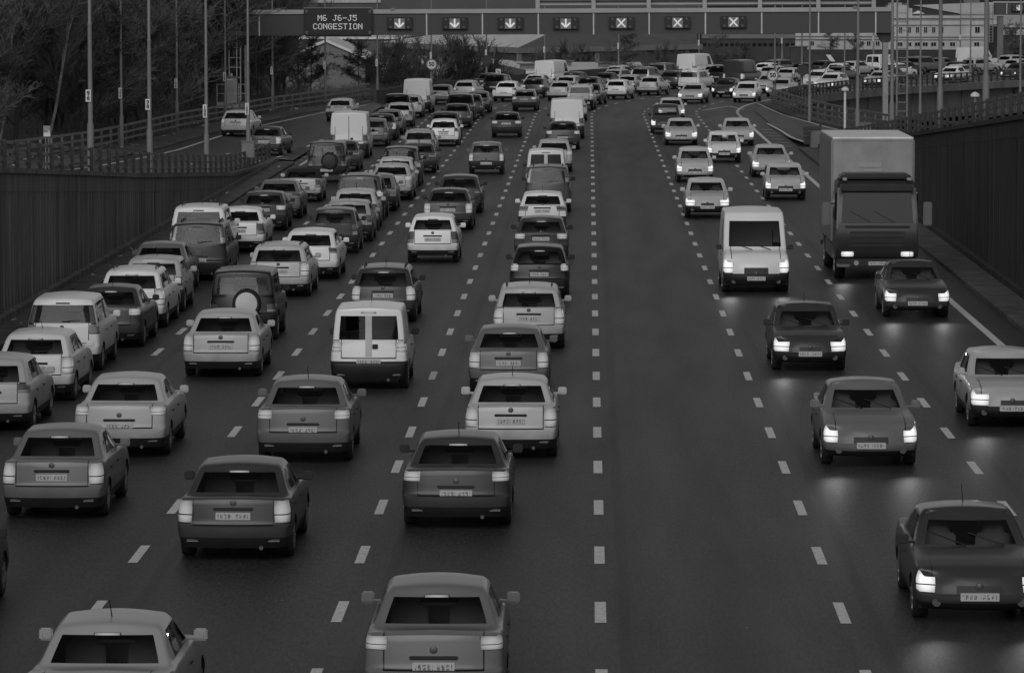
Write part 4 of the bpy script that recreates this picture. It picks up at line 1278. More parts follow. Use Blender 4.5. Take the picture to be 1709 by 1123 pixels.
for k in range(1, 12):
    pa = off[0].lerp(off[3], k / 12); pb = r2.lerp(r1, k / 12)
    MB().tube((pa.x, pa.y, ez + .02), (pb.x, pb.y, rz + .02), .07, n=4).build("roof_seam", mat("roof_seam_grey", .2, .6), w)

def shed(label, px0, px1, y0, y1, zt, m_wall, m_roof, over=.15, name="building", cat="building"):
    r_ = thing(name, label, cat, (bx((px0 + px1) / 2, y0), y0, 0))
    ox = bx((px0 + px1) / 2, y0)
    x0, x1 = bx(px0, y0) - ox, bx(px1, y0) - ox
    MB().box(x0, x1, 0, y1 - y0, -7, zt - .3).build("wall", m_wall, r_)
    MB().box(x0 - over, x1 + over, -over, y1 - y0 + over, zt - .3, zt).build("roof", m_roof, r_)
    return r_, x0, x1
s_, x0, x1 = shed("flat pale roof with small roof vents just beyond the bend wall", 842, 1075, 452, 500, bz(118, 452), WALLM, PALE_ROOF)
for px, Y in ((880, 462), (905, 470), (942, 478), (1010, 470)):
    xx = bx(px, Y) - s_.location.x
    v_ = MB().box(xx - .8, xx + .8, Y - 452 - .5, Y - 452 + .5, bz(118, 452), bz(118, 452) + .5).build("roof_vent", WALLM, s_)
    MB().box(xx - 1.1, xx + 1.1, Y - 452 - .8, Y - 452 + .8, bz(118, 452) + .5, bz(118, 452) + .62).build("vent_cap", DARK_ROOF, v_)
# wide pale low-pitched shed behind the shrubs
vr = thing("building", "wide pale low pitched roof behind the leafless shrubs", "building", (bx(750, 446), 446, 0))
q = [(bx(625, 446), 446, bz(126, 446)), (bx(866, 446), 446, bz(127, 446)), (bx(858, 545), 545, bz(101, 545)), (bx(800, 546), 546, bz(96, 546)), (bx(715, 546), 546, bz(92, 546)), (bx(640, 546), 546, bz(91, 546))]
q = [(x - vr.location.x, y - 446, z) for x, y, z in q]
MB().add(q + [(x, y, z - .25) for x, y, z in q], [(0, 1, 2, 3, 4, 5), (11, 10, 9, 8, 7, 6)] + [(i, i + 6, (i + 1) % 6 + 6, (i + 1) % 6) for i in range(6)]).build("roof", PALE_ROOF, vr)
MB().box(q[0][0] + 1, q[1][0] - 1, .4, 95, -7, bz(126, 446) - .3).build("wall", mat("pale_shed_wall", .34, .7), vr)
for k in range(1, 9):
    pa = Vector(q[0]).lerp(Vector(q[1]), k / 9); pb = Vector(q[5]).lerp(Vector(q[2]), k / 9)
    MB().tube(pa + Vector((0, 0, .02)), pb + Vector((0, 0, .02)), .05, n=4).build("roof_seam", mat("roof_seam_grey", .2, .6), vr)
# dark gabled shed
g_ = thing("building", "low dark gable end rising just behind the grey bend wall", "building", (bx(812, 418), 418, 0))
p = lambda px, py: (bx(px, 418) - bx(812, 418), bz(py, 418))
MB().prism([(p(715, 140)[0], -7), (p(872, 127)[0], -7), p(872, 127), p(812, 115), p(715, 138)], 0, 22).build("wall", GABLE, g_)
for a, b in (((715, 138), (812, 115)), ((812, 115), (872, 127))):
    (xa, za), (xb, zb_) = p(*a), p(*b)
    MB().prism([(xa, za + .003), (xb, zb_ + .003), (xb, zb_ + .16), (xa, za + .16)], -.25, 22.2).build("roof", mat("dark_felt_roof", .07, .8), g_)
MB().box(p(862, 0)[0], p(872, 0)[0], -.1, -.003, -7, p(872, 127)[1]).build("corner_panel", WALLM, g_)
# gabled building behind the trees, left of the message sign's foot
g_ = thing("building", "pale gabled roof glimpsed between bare trees under the message sign", "building", (bx(545, 520), 520, 0))
p = lambda px, py: (bx(px, 520) - bx(545, 520), bz(py, 520))
MB().prism([(p(478, 110)[0], -7), (p(610, 110)[0], -7), p(610, 98), p(545, 70), p(478, 98)], 0, 20).build("wall", WALLM, g_)
for a, b in (((474, 100), (545, 70)), ((545, 70), (614, 100))):
    (xa, za), (xb, zb_) = p(*a), p(*b)
    MB().prism([(xa, za + .003), (xb, zb_ + .003), (xb, zb_ + .35), (xa, za + .35)], -.4, 20.3).build("roof", PALE_ROOF, g_)
shed("wide pale roofed works behind the gabled roof and trees", 400, 668, 640, 690, bz(62, 640), WALLG, PALE_ROOF, .4)
s_, x0, x1 = shed("tall dark works rising behind the gantry with a pale upper fascia", 490, 1180, 800, 840, 8.5, WALLG, DARK_ROOF, .2)
for a, b, m in ((491, 636, mat("pale_fascia_sheet", .40, .6)),):
    MB().box(bx(a, 800) - s_.location.x, bx(b, 800) - s_.location.x, -.3, -.01, bz(5, 800), bz(-8, 800)).build("fascia", m, s_)
    MB().box(bx(a, 800) - s_.location.x - .35, bx(a, 800) - s_.location.x - .01, -.4, -.02, bz(60, 800), bz(-8, 800)).build("corner_trim", m, s_)
# brown shed with window strip
s_, x0, x1 = shed("low dark brick factory block left of the pale stone building", 1170, 1326, 760, 790, bz(40, 760), BRICK, DARK_ROOF, .2)
MB().box(x0, x1, -.25, -.01, bz(64, 760), bz(57, 760)).build("band", WALLM, s_)
for k in range(17):
    xx = x0 + (x1 - x0) * (k + .2) / 17
    MB().box(xx, xx + (x1 - x0) / 17 * .65, -.06, -.004, bz(77, 760), bz(72, 760)).build("window", WIN, s_)

# pale stone building with two storeys of windows
B = 900.0
st = thing("stone_building", "pale two storey stone building with cornices and square windows on the bank", "building", (bx(1500, B), B, 0))
ox = bx(1500, B)
X = lambda px: bx(px, B) - ox
Z_ = lambda py: bz(py, B)
MB().box(X(1480), X(1655), 0, 25, -8, Z_(27)).build("wall", CREAM, st)
MB().box(X(1325), X(1480) - .02, .8, 25, -8, Z_(52)).build("wall", CREAM, st)
MB().box(X(1600), X(1617), -.15, -.003, -8, Z_(28)).build("pilaster", CREAM, st)
for a, b, py, h, dp in ((1479, 1656, 27, .45, .7), (1479, 1656, 39.5, .25, .45), (1479, 1656, 59, .28, .5), (1479, 1656, 64, .22, .4)):
    MB().box(X(a), X(b), -dp, -.001, Z_(py) - h, Z_(py)).build("cornice", CREAM, st)
for py in (58, 63): MB().box(X(1325), X(1480) - .1, .3, .798, Z_(py) - .3, Z_(py)).build("cornice", CREAM, st)
FRM = mat("window_stone_frame", .45, .8)
def window(px, py0, py1, wpx, y=0.0):
    f_ = MB().box(X(px) - wpx / 2 / F * B - .14, X(px) + wpx / 2 / F * B + .14, y - .10, y - .005, Z_(py1) - .15, Z_(py0) + .15).build("window", FRM, st)
    MB().box(X(px) - wpx / 2 / F * B, X(px) + wpx / 2 / F * B, y - .14, y - .102, Z_(py1), Z_(py0)).build("pane", WIN, f_)
    MB().box(X(px) - .04, X(px) + .04, y - .18, y - .142, Z_(py1), Z_(py0)).build("mullion", FRM, f_)
for px in (1500.5, 1515, 1528.5, 1542, 1555.5, 1569): window(px, 45, 54.5, 5)
window(1628, 45, 54.5, 7.5)
for px in (1499.5, 1514.5, 1528.5, 1541.5, 1555.5, 1569.5, 1587, 1627): window(px, 70.5, 76.5, 8)
for px in (1354, 1437, 1448, 1463): window(px, 69, 76, 6, .8)
for a, b, t0 in ((1478, 1520, 14), (1480, 1512, 9), (1484, 1503, 5)):
    MB().box(X(a), X(b), .3 + (14 - t0) * .1, 8, Z_(27) + .002, Z_(t0)).build("parapet_step", CREAM, st)
MB().prism([(X(1520), Z_(23)), (X(1541), Z_(23)), (X(1531), Z_(18))], .5, 4).build("rooflight", PALE_ROOF, st)
MB().lathe([(.28, Z_(27)), (.28, Z_(14)), (.42, Z_(12.5)), (.42, Z_(12))], 10, 'z', (X(1513.5), 3, 0)).build("chimney_pot", WALLM, st, 40)
hl = thing("factory_hall", "large factory hall with pale pitched roof behind the stone building", "factory", (bx(1570, 960), 960, 0))
P9 = lambda px, py: (bx(px, 960) - bx(1570, 960), bz(py, 960))
MB().prism([(P9(1515, 30)[0], -8), (P9(1600, 30)[0], -8), P9(1600, 23), P9(1541, 12.5), P9(1515, 17)], 0, 1).build("gable_wall", GABLE, hl)
(xa, za), (xb, zb_), (xc, zc) = P9(1540, 12), P9(1600, 23.5), P9(1700, 23.5)
mb = MB(); mb.v = [(xa, -.3, za), (xb, -.3, zb_), (xc, -.3, zc), (xc, 36, za + 1.0), (xa, 36, za + .2)]
mb.f = [(0, 1, 2, 3, 4)]; mb.build("roof", PALE_ROOF, hl)
MB().box(xb, xc, 0, 30, -8, zb_ - .05).build("wall", CREAM, hl)
s_, x0, x1 = shed("pale sloping roofed shed with dark wall below the far gantry", 1668, 1790, 820, 850, bz(43, 820), GABLE, mat("pale_shed_roof", .45, .6), .2)
MB().add([(x0 - .2, -.2, bz(43, 820) + .004), (x1, -.2, bz(48, 820) + .004), (x1, 26, bz(24, 820)), (x0 - .2, 26, bz(22, 820))], [(0, 1, 2, 3)]).build("roof_slope", mat("pale_shed_roof", .45, .6), s_)
MB().box(x0, x1, -.08, -.005, bz(58, 820), bz(49, 820)).build("wall_band", CREAM, s_)
t_ = thing("tower_block", "plain pale tower rising beyond the factory hall roof", "tower", (bx(1618, 1250), 1250, 0))
MB().box(-2.3, 2.3, 0, 4, -8, 16).build("wall", mat("pale_tower_wall", .16, .8), t_)
MB().box(-2.5, 2.5, -.2, 4.2, 16, 16.5).build("roof", DARK_ROOF, t_)
# brick hut and sloping board on the bank
h_ = thing("brick_hut", "small dark brick hut on the bank beyond the viaduct traffic", "hut", (bx(1332, 560), 560, 0))
MB().box(-1.1, 1.1, 0, 2, -6.1, bz(78, 560)).build("wall", BRICK, h_)
MB().box(-1.25, 1.25, -.15, 2.15, bz(78, 560), bz(76.5, 560)).build("roof", DARK_ROOF, h_)
b_ = thing("skip_ramp", "dark low block with a pale sloping board beyond the viaduct traffic", "ramp", (bx(1372, 545), 545, 0))
MB().prism([(-2.4, -6.1), (1.1, -6.1), (1.1, bz(99, 545)), (-.2, bz(92, 545)), (-2.4, bz(95, 545))], 0, 2).build("block", BRICK, b_)
MB().prism([(.95, bz(102, 545)), (1.55, bz(102, 545)), (.95, bz(91, 545)), (.35, bz(91, 545))], -.2, -.05).build("board", WHITE, b_)
# hills closing the view
HILL = mat("dark_wooded_hill", .020, 1.0, var=.5, scale=.35)
def hill(name, x0, x1, y, h, seed, dpt=120):
    rnd = random.Random(seed); nx, ny = 60, 12
    ph = [rnd.uniform(0, 6) for _ in range(6)]
    mb = MB()
    for j in range(ny + 1):
        for i in range(nx + 1):
            u, v = i / nx, j / ny
            e = min(1, u * 5, (1 - u) * 5) ** .7 * math.sin(math.pi * min(v * 1.2, 1) / 2 if v < .8 else math.pi / 2)
            b = sum(math.sin(u * (9 + 7 * k) + ph[k] + v * 3 * k) / (2 + k) for k in range(6))
            mb.v.append((x0 + (x1 - x0) * u, y + dpt * v + rnd.uniform(-1, 1), -6.5 + (h + 6.5 + b * 1.3 + rnd.uniform(-.5, .5)) * e))
    mb.f = [(j * (nx + 1) + i, j * (nx + 1) + i + 1, (j + 1) * (nx + 1) + i + 1, (j + 1) * (nx + 1) + i) for j in range(ny) for i in range(nx)]
    return tag(mb.build(name, HILL, smooth=60), kind="structure")
hill("hill", -190, -44, 610, 16, 3)
hill("hill", 60, 460, 1500, 30, 5, 300)
hill("hill", -300, 120, 1100, 26, 8, 200)

# ------------------------------------------------------------------ leafless trees
BARK = [mat("dark_winter_bark", .042, .95, var=.3), mat("brown_winter_twigs", .10, .95, var=.3), mat("pale_grey_twigs", .14, .95, var=.3), mat("silver_birch_bark", .24, .8, var=.45, scale=3, stretch=(1, 1, 1))]
def tree_meshes(seed, H, spread, nlimb=9, droop=0.0, up=.55, twr=.016, lean=0.0, fork=1):
    rnd = random.Random(seed)
    T, W = MB(), MB()
    def grow(p, d, L, r, depth):
        seg = 4 if depth == 0 else 3 if depth < 3 else 2
        mb = T if depth < 2 else W
        pts = [p]
        for k in range(seg):
            q = .10 if depth == 0 else .22
            d = (d + Vector((rnd.uniform(-q, q), rnd.uniform(-q, q), rnd.uniform(-q, q) * .6 + (.05 if depth < 3 else -droop)))).normalized()
            n = p + d * (L / seg)
            r1 = r * (1 - .55 * (k + 1) / seg) if depth else r * (1 - .5 * (k + 1) / seg)
            r0 = r * (1 - .55 * k / seg) if depth else r * (1 - .5 * k / seg)
            mb.tube(p, n, max(r0, twr), max(r1, twr * .8), 7 if depth == 0 else 5 if depth == 1 else 3, caps=False)
            if depth < 4:
                nb = {0: nlimb if k else nlimb // 3, 1: 3, 2: 3, 3: 2}[depth]
                for b in range(nb):
                    t = rnd.random(); o = p.lerp(n, t)
                    ang = rnd.uniform(0, 6.283)
                    side = Vector((math.cos(ang), math.sin(ang), 0))
                    if depth: side = (side + Vector((0, 0, rnd.uniform(-.5, .8)))).normalized()
                    nd = (d * up + side * spread * rnd.uniform(.6, 1.2)).normalized()
                    hh = 1.0 if depth else (1.15 - .6 * (k + t) / seg)
                    grow(o, nd, L * {0: .42, 1: .48, 2: .52, 3: .55}[depth] * rnd.uniform(.65, 1.2) * hh, max(r0 * {0: .42, 1: .5, 2: .55, 3: .6}[depth], twr), depth + 1)
            p = n
    for f_ in range(fork):
        a = rnd.uniform(0, 6.28)
        grow(Vector((0, 0, -.3)), Vector((lean + (.35 * math.cos(a) if fork > 1 else 0), .3 * math.sin(a) if fork > 1 else 0, 1)).normalized(), H, H * .006 + .03, 0)
    return T.mesh("trunk", recalc=False), W.mesh("crown", recalc=False)
TREES = {"tall": [tree_meshes(i, 11.5, .75, 4, up=.75, fork=1, twr=.015) for i in (1, 2, 3)],
         "thicket": [tree_meshes(i + 40, 7.5, .8, 4, up=.9, fork=3, twr=.013) for i in (1, 2)],
         "scrub": [tree_meshes(i + 10, 4.2, .9, 3, up=.8, fork=3, twr=.013) for i in (1, 2)],
         "bush": [tree_meshes(i + 60, 6.5, .55, 2, up=1.0, fork=4, twr=.011) for i in (1, 2)],
         "spread": [tree_meshes(21, 7.5, 1.1, 4, up=.6, fork=1)],
         "birch": [tree_meshes(31, 9.5, .45, 2, up=1.1, lean=.35, twr=.014)]}
tr_rnd = random.Random(5)
def tree(kind, x, y, label, bark, s=1.0, group=None, rz=None, cat="tree", name="bare_tree", trunkm=None, top=None):
    if top is not None: s = (bz(top, y) - th(x, y)) / ({"spread": 7.5, "scrub": 4.2, "bush": 6.5, "tall": 11.5}[kind] * 1.12)
    T_, W_ = tr_rnd.choice(TREES[kind])
    r_ = thing(name, label, cat, (x, y, th(x, y)), tr_rnd.uniform(0, 6.28) if rz is None else rz, group)
    r_.scale = (s, s, s * tr_rnd.uniform(.9, 1.12))
    for nm, me, m in (("trunk", T_, trunkm or BARK[max(bark - 1, 0)]), ("crown", W_, BARK[bark])):
        if len(me.materials) == 0: me.materials.append(BARK[0])
        q = link(nm, me, None, r_); set_mat(q, m)
    return r_
GW = "leafless trees massed behind the slip road fence"
spots = []
for ring, (y0, y1, n) in enumerate(((196, 250, 16), (235, 300, 20), (285, 360, 26), (340, 430, 24))):
    for k in range(n):
        for _ in range(40):
            y = tr_rnd.uniform(y0, y1); px = -70 + 560 * (k + tr_rnd.random()) / n
            if ring < 2: px = -70 + 500 * (k + tr_rnd.random()) / n
            x = bx(px, y)
            xf = lerp_table(FL, y) if y < 325 else -17
            if x < xf - 2.2 and not (345 < px < 425 and y < 282) and all((x - a) ** 2 + (y - b) ** 2 > 6 for a, b in spots):
                spots.append((x, y)); break
for i, (x, y) in enumerate(spots):
    tree("tall", x, y, "dark leafless tree massed with others in the wood behind the slip road fence", 1 if tr_rnd.random() < .55 else 2 if tr_rnd.random() < .5 else 0, tr_rnd.uniform(.85, 1.25), GW)
for i in range(34):
    y = 190 + 150 * (i / 34) ** 1.0 + tr_rnd.uniform(-4, 4); xf = lerp_table(FL, y) if y < 325 else -17
    x = xf - 2.0 - tr_rnd.random() ** 1.5 * 9
    if (x / y * F + 983) < 470 and not (340 < x / y * F + 983 < 430 and y < 285): tree("thicket", x, y, "many stemmed leafless thicket along the edge of the wood behind the slip road fence", 2 if i % 3 == 0 else 1, tr_rnd.uniform(.7, 1.1), "leafless thickets at the wood's edge", cat="shrub", name="bare_thicket")
tree("birch", bx(72, 205), 205, "pale leaning birch with forked white stem before the dark wood", 2, .95, rz=.2, name="birch_tree", trunkm=BARK[3])
tree("birch", bx(-8, 198), 198, "pale bowed birch stem where the wood meets the photograph's edge", 2, .8, rz=-.3, name="birch_tree", trunkm=BARK[3])
for i, (px, y, tp, kind, lab) in enumerate(((430, 330, 18, "tall", "slender dark bare tree behind the gantry's blank end panel"), (470, 345, 40, "tall", "dark bare tree below the blank panel beside the message sign"),
        (520, 352, 62, "spread", "dark bare tree whose crown reaches the message sign's corner"), (598, 356, 50, "spread", "spreading dark bare tree standing alone below the message sign's end"),
        (640, 372, 84, "spread", "small bare tree between the message sign and the white van"), (1042, 470, 48, "spread", "large spreading bare tree behind the white vans on the bend"),
        (1195, 520, 62, "spread", "bushy bare tree before the dark brick factory block"), (1240, 535, 70, "spread", "smaller bare tree next to the bushy one by the brick block"),
        (1385, 760, 50, "spread", "grey bushy tree before the stone building's low wing"), (1425, 770, 54, "spread", "rounder grey tree near the gantry's steel leg and stone building"),
        (1690, 560, 36, "spread", "bare tree below the far gantry by the sloping roofed shed"))):
    tree(kind, bx(px, y), y, lab, 0 if i < 5 else 1, 1, top=tp)
for i, (px, y, tp) in enumerate(((706, 400, 90), (742, 405, 76), (762, 407, 70), (786, 411, 82), (930, 505, 84), (957, 508, 82), (684, 392, 78), (660, 385, 84), (1120, 520, 84), (1220, 540, 86), (905, 503, 90))):
    tree("bush", bx(px, y), y, "thin leafless shrub standing behind the low wall of the bend", 0 if i % 2 else 1, 1, "leafless shrubs behind the bend wall", cat="shrub", name="bare_shrub", top=tp)
# scrub at the foot of the trees
mb = MB(); sr = random.Random(9)
for _ in range(5200):
    y = sr.uniform(150, 360); xf = lerp_table(FL, y) if y < 325 else -16.5 + (y - 325) * .1
    x = xf - 1.0 - abs(sr.gauss(0, 1)) * 4; z = th(x, y) - .05
    for b in range(3):
        d = Vector((sr.uniform(-1, 1), sr.uniform(-1, 1), sr.uniform(.5, 1.5))).normalized(); L_ = sr.uniform(.3, 1.5)
        a = Vector((x, y, z)); n = d.orthogonal().normalized() * .014
        e = a + d * L_; mb.add([a - n, a + n, e], [(0, 1, 2)])
o = link("undergrowth", mb.mesh("undergrowth", recalc=False), BARK[1]); tag(o, kind="stuff")
mb = MB()
for _ in range(420):                                            # litter and leaves blown against fence, kerbs and bank
    q = sr.random()
    if q < .4: y = sr.uniform(150, 310); x = lerp_table(FL, y) + sr.uniform(-1.2, .9); z = (on_left_slip(x, y) if x > lerp_table(FL, y) + .2 else th(x, y)) + .12; s = sr.uniform(.04, .14)
    elif q < .65: y = sr.uniform(60, 200); x = sr.uniform(-15.0, -14.3); z = .16; s = sr.uniform(.02, .07)
    else: y = sr.uniform(560, 740); x = bx(sr.uniform(1300, 1650), y); z = -5.95; s = sr.uniform(.08, .35)
    a = sr.uniform(0, 3); u, v = Vector((math.cos(a), math.sin(a), sr.uniform(-.2, .5))) * s, Vector((-math.sin(a), math.cos(a), .3)) * s * sr.uniform(.4, 1)
    c = Vector((x, y, z + s * .4)); mb.add([c - u - v, c + u - v, c + u + v, c - u + v], [(0, 1, 2, 3)])
o = link("litter", mb.mesh("litter", recalc=False), mat("pale_litter", .35, .8, var=.5, scale=.5)); tag(o, kind="stuff")

# ------------------------------------------------------------------ box lorry
def make_lorry(key, m_cab, m_box, m_front, Lb=6.2, Hb=3.9, logo=True):
    root = link("box_lorry", None); L = Lb + 2.1; y1 = L / 2; w = 1.22
    root['dim'] = (2.5, L, Hb)
    cb = MB()   # cab side outline in y,z extruded along x
    out = [(y1 - 2.0, .75), (y1 - .12, .62), (y1, .9), (y1 - .02, 1.55), (y1 - .30, 2.75), (y1 - .45, 2.9), (y1 - 1.95, 2.95)]
    cb.v = [(s * w * (1 if z < 2 else .95), y, z) for s in (-1, 1) for y, z in out]; n = len(out)
    cb.f = [tuple(range(n)), tuple(range(2 * n - 1, n - 1, -1))] + [(i, i + n, (i + 1) % n + n, (i + 1) % n) for i in range(n)]
    cb.build("cab", m_cab, root, 40, .06)
    f = lambda z: y1 - .02 - .28 * (z - 1.55) / 1.2
    mb = MB(); mb.v = [(-1.06, f(1.7) + .03, 1.7), (1.06, f(1.7) + .03, 1.7), (1.0, f(2.62) + .03, 2.62), (-1.0, f(2.62) + .03, 2.62), (-1.06, f(1.7) - .1, 1.7), (1.06, f(1.7) - .1, 1.7), (1.0, f(2.62) - .1, 2.62), (-1.0, f(2.62) - .1, 2.62)]
    mb.f = [(0, 1, 2, 3), (4, 7, 6, 5), (0, 4, 5, 1), (1, 5, 6, 2), (2, 6, 7, 3), (3, 7, 4, 0)]
    mb.build("windscreen", WIN, root)
    for s in (-1, 1):
        MB().box(min(s * 1.20, s * 1.235), max(s * 1.20, s * 1.235), y1 - 1.45, y1 - .55, 1.75, 2.55).build("side_window", WIN, root)
        MB().box(s * 1.5 - .13, s * 1.5 + .13, y1 - .35, y1 - .22, 1.6, 2.3).build("mirror", TRIM, root, bevel=.03)
        MB().tube((s * 1.2, y1 - .4, 2.25), (s * 1.45, y1 - .3, 2.25), .02).build("mirror_arm", TRIM, root)
        MB().box(s * .88 - .2, s * .88 + .2, y1 - .06, y1 + .035, .70, .86).build("headlight", HEAD, root, bevel=.03)
        MB().box(s * .95 - .07, s * .95 + .07, y1 - .5, y1 - .36, 2.93, 3.02).build("marker_lamp", HEAD, root, bevel=.02)
        MB().box(s * 1.0 - .13, s * 1.0 + .13, -y1 - .03, -y1 + .05, .82, .95).build("tail_light", TAIL, root, bevel=.02)
        for y in (y1 - 1.2, -y1 + 1.9):
            q = link("wheel", LW_[0], RUBBER, root, (s * 1.05, y, .5)); 
            if s < 0: q.rotation_euler = (0, 0, math.pi)
            link("rim", LW_[1], RIM, q)
        MB().box(min(s * 1.1, s * 1.2), max(s * 1.1, s * 1.2), -y1 + 2.6, y1 - 2.4, .5, .95).build("side_guard", STEEL, root, bevel=.02)
    for a, b in ((-.5, .1), (.2, .8)):
        MB().tube((a, f(1.72) + .05, 1.72), (b, f(2.1) + .05, 2.05), .014, n=5).build("wiper", TRIM, root)
    for s in (-1, 1):
        MB().box(s * 1.0 - .2, s * 1.0 + .2, y1 - .32, y1 + .07, .40, .50).build("cab_step", STEEL, root, bevel=.02)
        MB().lathe([(.07, y1 + .03), (.075, y1 + .055)], 12, 'y', (s * .62, 0, .52)).build("fog_lamp", HEAD, root, 40)
    MB().box(-.95, .95, y1 - .02, y1 + .018, 1.56, 1.62).build("bonnet_seam", TRIM, root)
    for k in range(4):
        MB().box(-.8, .8, y1 - .03, y1 + .012, 1.0 + k * .13, 1.06 + k * .13).build("grille_bar", TRIM, root)
    MB().box(-1.2, 1.2, y1 - .35, y1 + .05, .38, .64).build("bumper", TRIM, root, bevel=.05)
    MB().box(-1.05, 1.05, y1 - .38, y1 - .10, 2.62, 2.78).build("sun_visor", TRIM, root, bevel=.03)
    MB().box(-.26, .26, y1 + .03, y1 + .065, .45, .56).build("number_plate", PLATE, root)
    MB().box(-.45, .45, -y1 + .1, y1 - 2.2, .62, .95).build("chassis", TRIM, root)
    MB().box(-1.25, 1.25, -y1, y1 - 2.1, 1.0, Hb - .06).build("cargo_box", m_box, root, bevel=.04)
    MB().box(-1.22, 1.22, -y1 + .03, y1 - 2.13, Hb - .06, Hb).build("box_roof", mat("white_lorry_roof", .72, .5), root, bevel=.02)
    MB().box(-1.18, 1.18, y1 - 2.098, y1 - 2.05, 1.1, Hb - .16).build("front_panel", m_front, root)
    if logo:
        MB().box(-.25, .45, y1 - 2.048, y1 - 2.03, 3.26, 3.38).build("pale_stripe", GLITE, root)
        MB().box(-.25, .25, y1 - 2.048, y1 - 2.03, 3.12, 3.19).build("pale_stripe", GLITE, root)
        MB().prism([(-1.1, 2.96), (1.1, 2.96), (.98, 3.12), (-.98, 3.12)], y1 - 1.9, y1 - .8).build("roof_spoiler", m_cab, root, bevel=.05)
    else:
        MB().prism([(-1.1, 2.96), (1.1, 2.96), (.95, Hb - .25), (-.95, Hb - .25)], y1 - 1.9, y1 - 1.0).build("wind_deflector", m_cab, root, bevel=.1)
    MB().box(-.012, .012, -y1 - .012, -y1 + .01, 1.05, Hb - .1).build("door_gap", TRIM, root)
    MB().box(-1.2, 1.2, -y1 - .05, -y1 + .1, .55, .7).build("rear_bumper", TRIM, root)
    root.location = (0, -200, -50); root['key'] = key
    CARS[key] = root
LW_ = wheel_meshes(.5, .3, "lorry")
make_lorry("lorry_grey", mat("dark_lorry_cab", .02, .4, coat=.25), mat("grey_lorry_box", .22, .5), mat("grey_lorry_front", .28, .5), Hb=4.15)
make_lorry("lorry_white", mat("white_lorry_cab", .6, .35, coat=.4), mat("white_lorry_box", .7, .5), mat("white_lorry_front", .65, .5), logo=False, Hb=3.6)
# ------------------------------------------------------------------ traffic
SHADE = {"white": .76, "silver": .46, "pale grey": .33, "grey": .15, "dark grey": .045, "black": .012}
KIND = {"hatchback": "hatchback", "hatchback_b": "hatchback", "saloon": "saloon", "saloon_b": "saloon", "saloon_c": "saloon", "hatchback_c": "hatchback", "estate_b": "estate car", "people_carrier_b": "people carrier", "off_roader_b": "off-roader", "estate": "estate car", "people_carrier": "people carrier",
        "off_roader": "off-roader", "spare_dark": "off-roader", "spare_white": "off-roader", "convertible": "convertible", "small_van": "small van", "panel_van": "panel van",
        "lorry_grey": "box lorry", "lorry_white": "box lorry"}
ORD = "first second third fourth fifth sixth seventh eighth ninth tenth eleventh twelfth thirteenth fourteenth fifteenth sixteenth seventeenth eighteenth nineteenth twentieth twenty-first twenty-second twenty-third twenty-fourth twenty-fifth twenty-sixth twenty-seventh".split()
FAR_DROP = ("door_handle", "reflector", "fog_lamp", "badge", "boot_handle", "wiper", "exhaust_pipe", "aerial", "rear_wiper", "seat", "dashboard", "door_gap")
car_rnd = random.Random(3)
BEAM = 15.0
ALT = {"saloon": ["saloon", "saloon_c", "saloon_b"], "saloon_b": ["saloon_b", "saloon", "saloon_c"], "hatchback": ["hatchback", "hatchback_c"], "hatchback_b": ["hatchback_b", "hatchback", "hatchback_c"],
       "estate": ["estate", "estate_b"], "people_carrier": ["people_carrier", "people_carrier_b"], "off_roader": ["off_roader", "off_roader_b"]}
seen = {}
def put(key, x, y, z, heading, shade, label, group, lit=False, far=False, jit=True):
    if key in ALT:
        seen[key] = seen.get(key, -1) + 1
        key = ALT[key][seen[key] % len(ALT[key])]
    src = CARS[key]; no_aerial = car_rnd.random() < .5
    c = src.copy(); COL.objects.link(c)
    v = SHADE[shade] * (car_rnd.uniform(.9, 1.12) if jit else 1)
    v = round(v, 2) if v > .1 else round(v, 3)
    for ch in src.children:
        nm = ch.name.split('.')[0]
        if far and nm in FAR_DROP or nm == "aerial" and no_aerial: continue
        q = ch.copy(); COL.objects.link(q); q.parent = c
        for g in ch.children:
            w = g.copy(); COL.objects.link(w); w.parent = q
        if nm == "body": set_mat(q, paint(v))
        elif nm == "mirror" and q.material_slots[0].material == TRIM and v > .1 and not key.endswith("van"): set_mat(q, paint(v))
        elif nm in ("tail_light", "brake_light") and lit == 'b': set_mat(q, TAIL_ON)
        elif nm == "headlight" and lit == 'h': set_mat(q, HEAD_ON)
    c.location = (x, y, z); c.rotation_euler = (0, 0, heading)
    if not key.startswith("lorry"):
        c.scale = (car_rnd.uniform(.975, 1.03), car_rnd.uniform(.96, 1.03), car_rnd.uniform(.975, 1.035))
    if lit == 'h' and not far and y < 135:                     # dipped headlamps throwing light on the road
        W, L = src['dim'][0], src['dim'][1]
        for sx in (-1, 1):
            l = bpy.data.lights.new("headlamp_beam", 'SPOT')
            l.energy = BEAM; l.spot_size = R(58); l.spot_blend = 1.0; l.shadow_soft_size = .06
            q = bpy.data.objects.new("headlamp_beam", l); COL.objects.link(q); q.parent = c
            q.location = (sx * (W / 2 - .22), L / 2 + .10, .66)
            q.rotation_euler = (R(90 - 5), 0, R(4))
    if 'dim' in c: del c['dim']
    if 'key' in c: del c['key']
    k = KIND[key]
    tag(c, label, "van" if "van" in k else "lorry" if "lorry" in k else "car", group)
    return c

def place(px, py, key, away):
    g = ground(px, py); L = CARS[key]['dim'][1]
    return g.x, g.y + L / 2

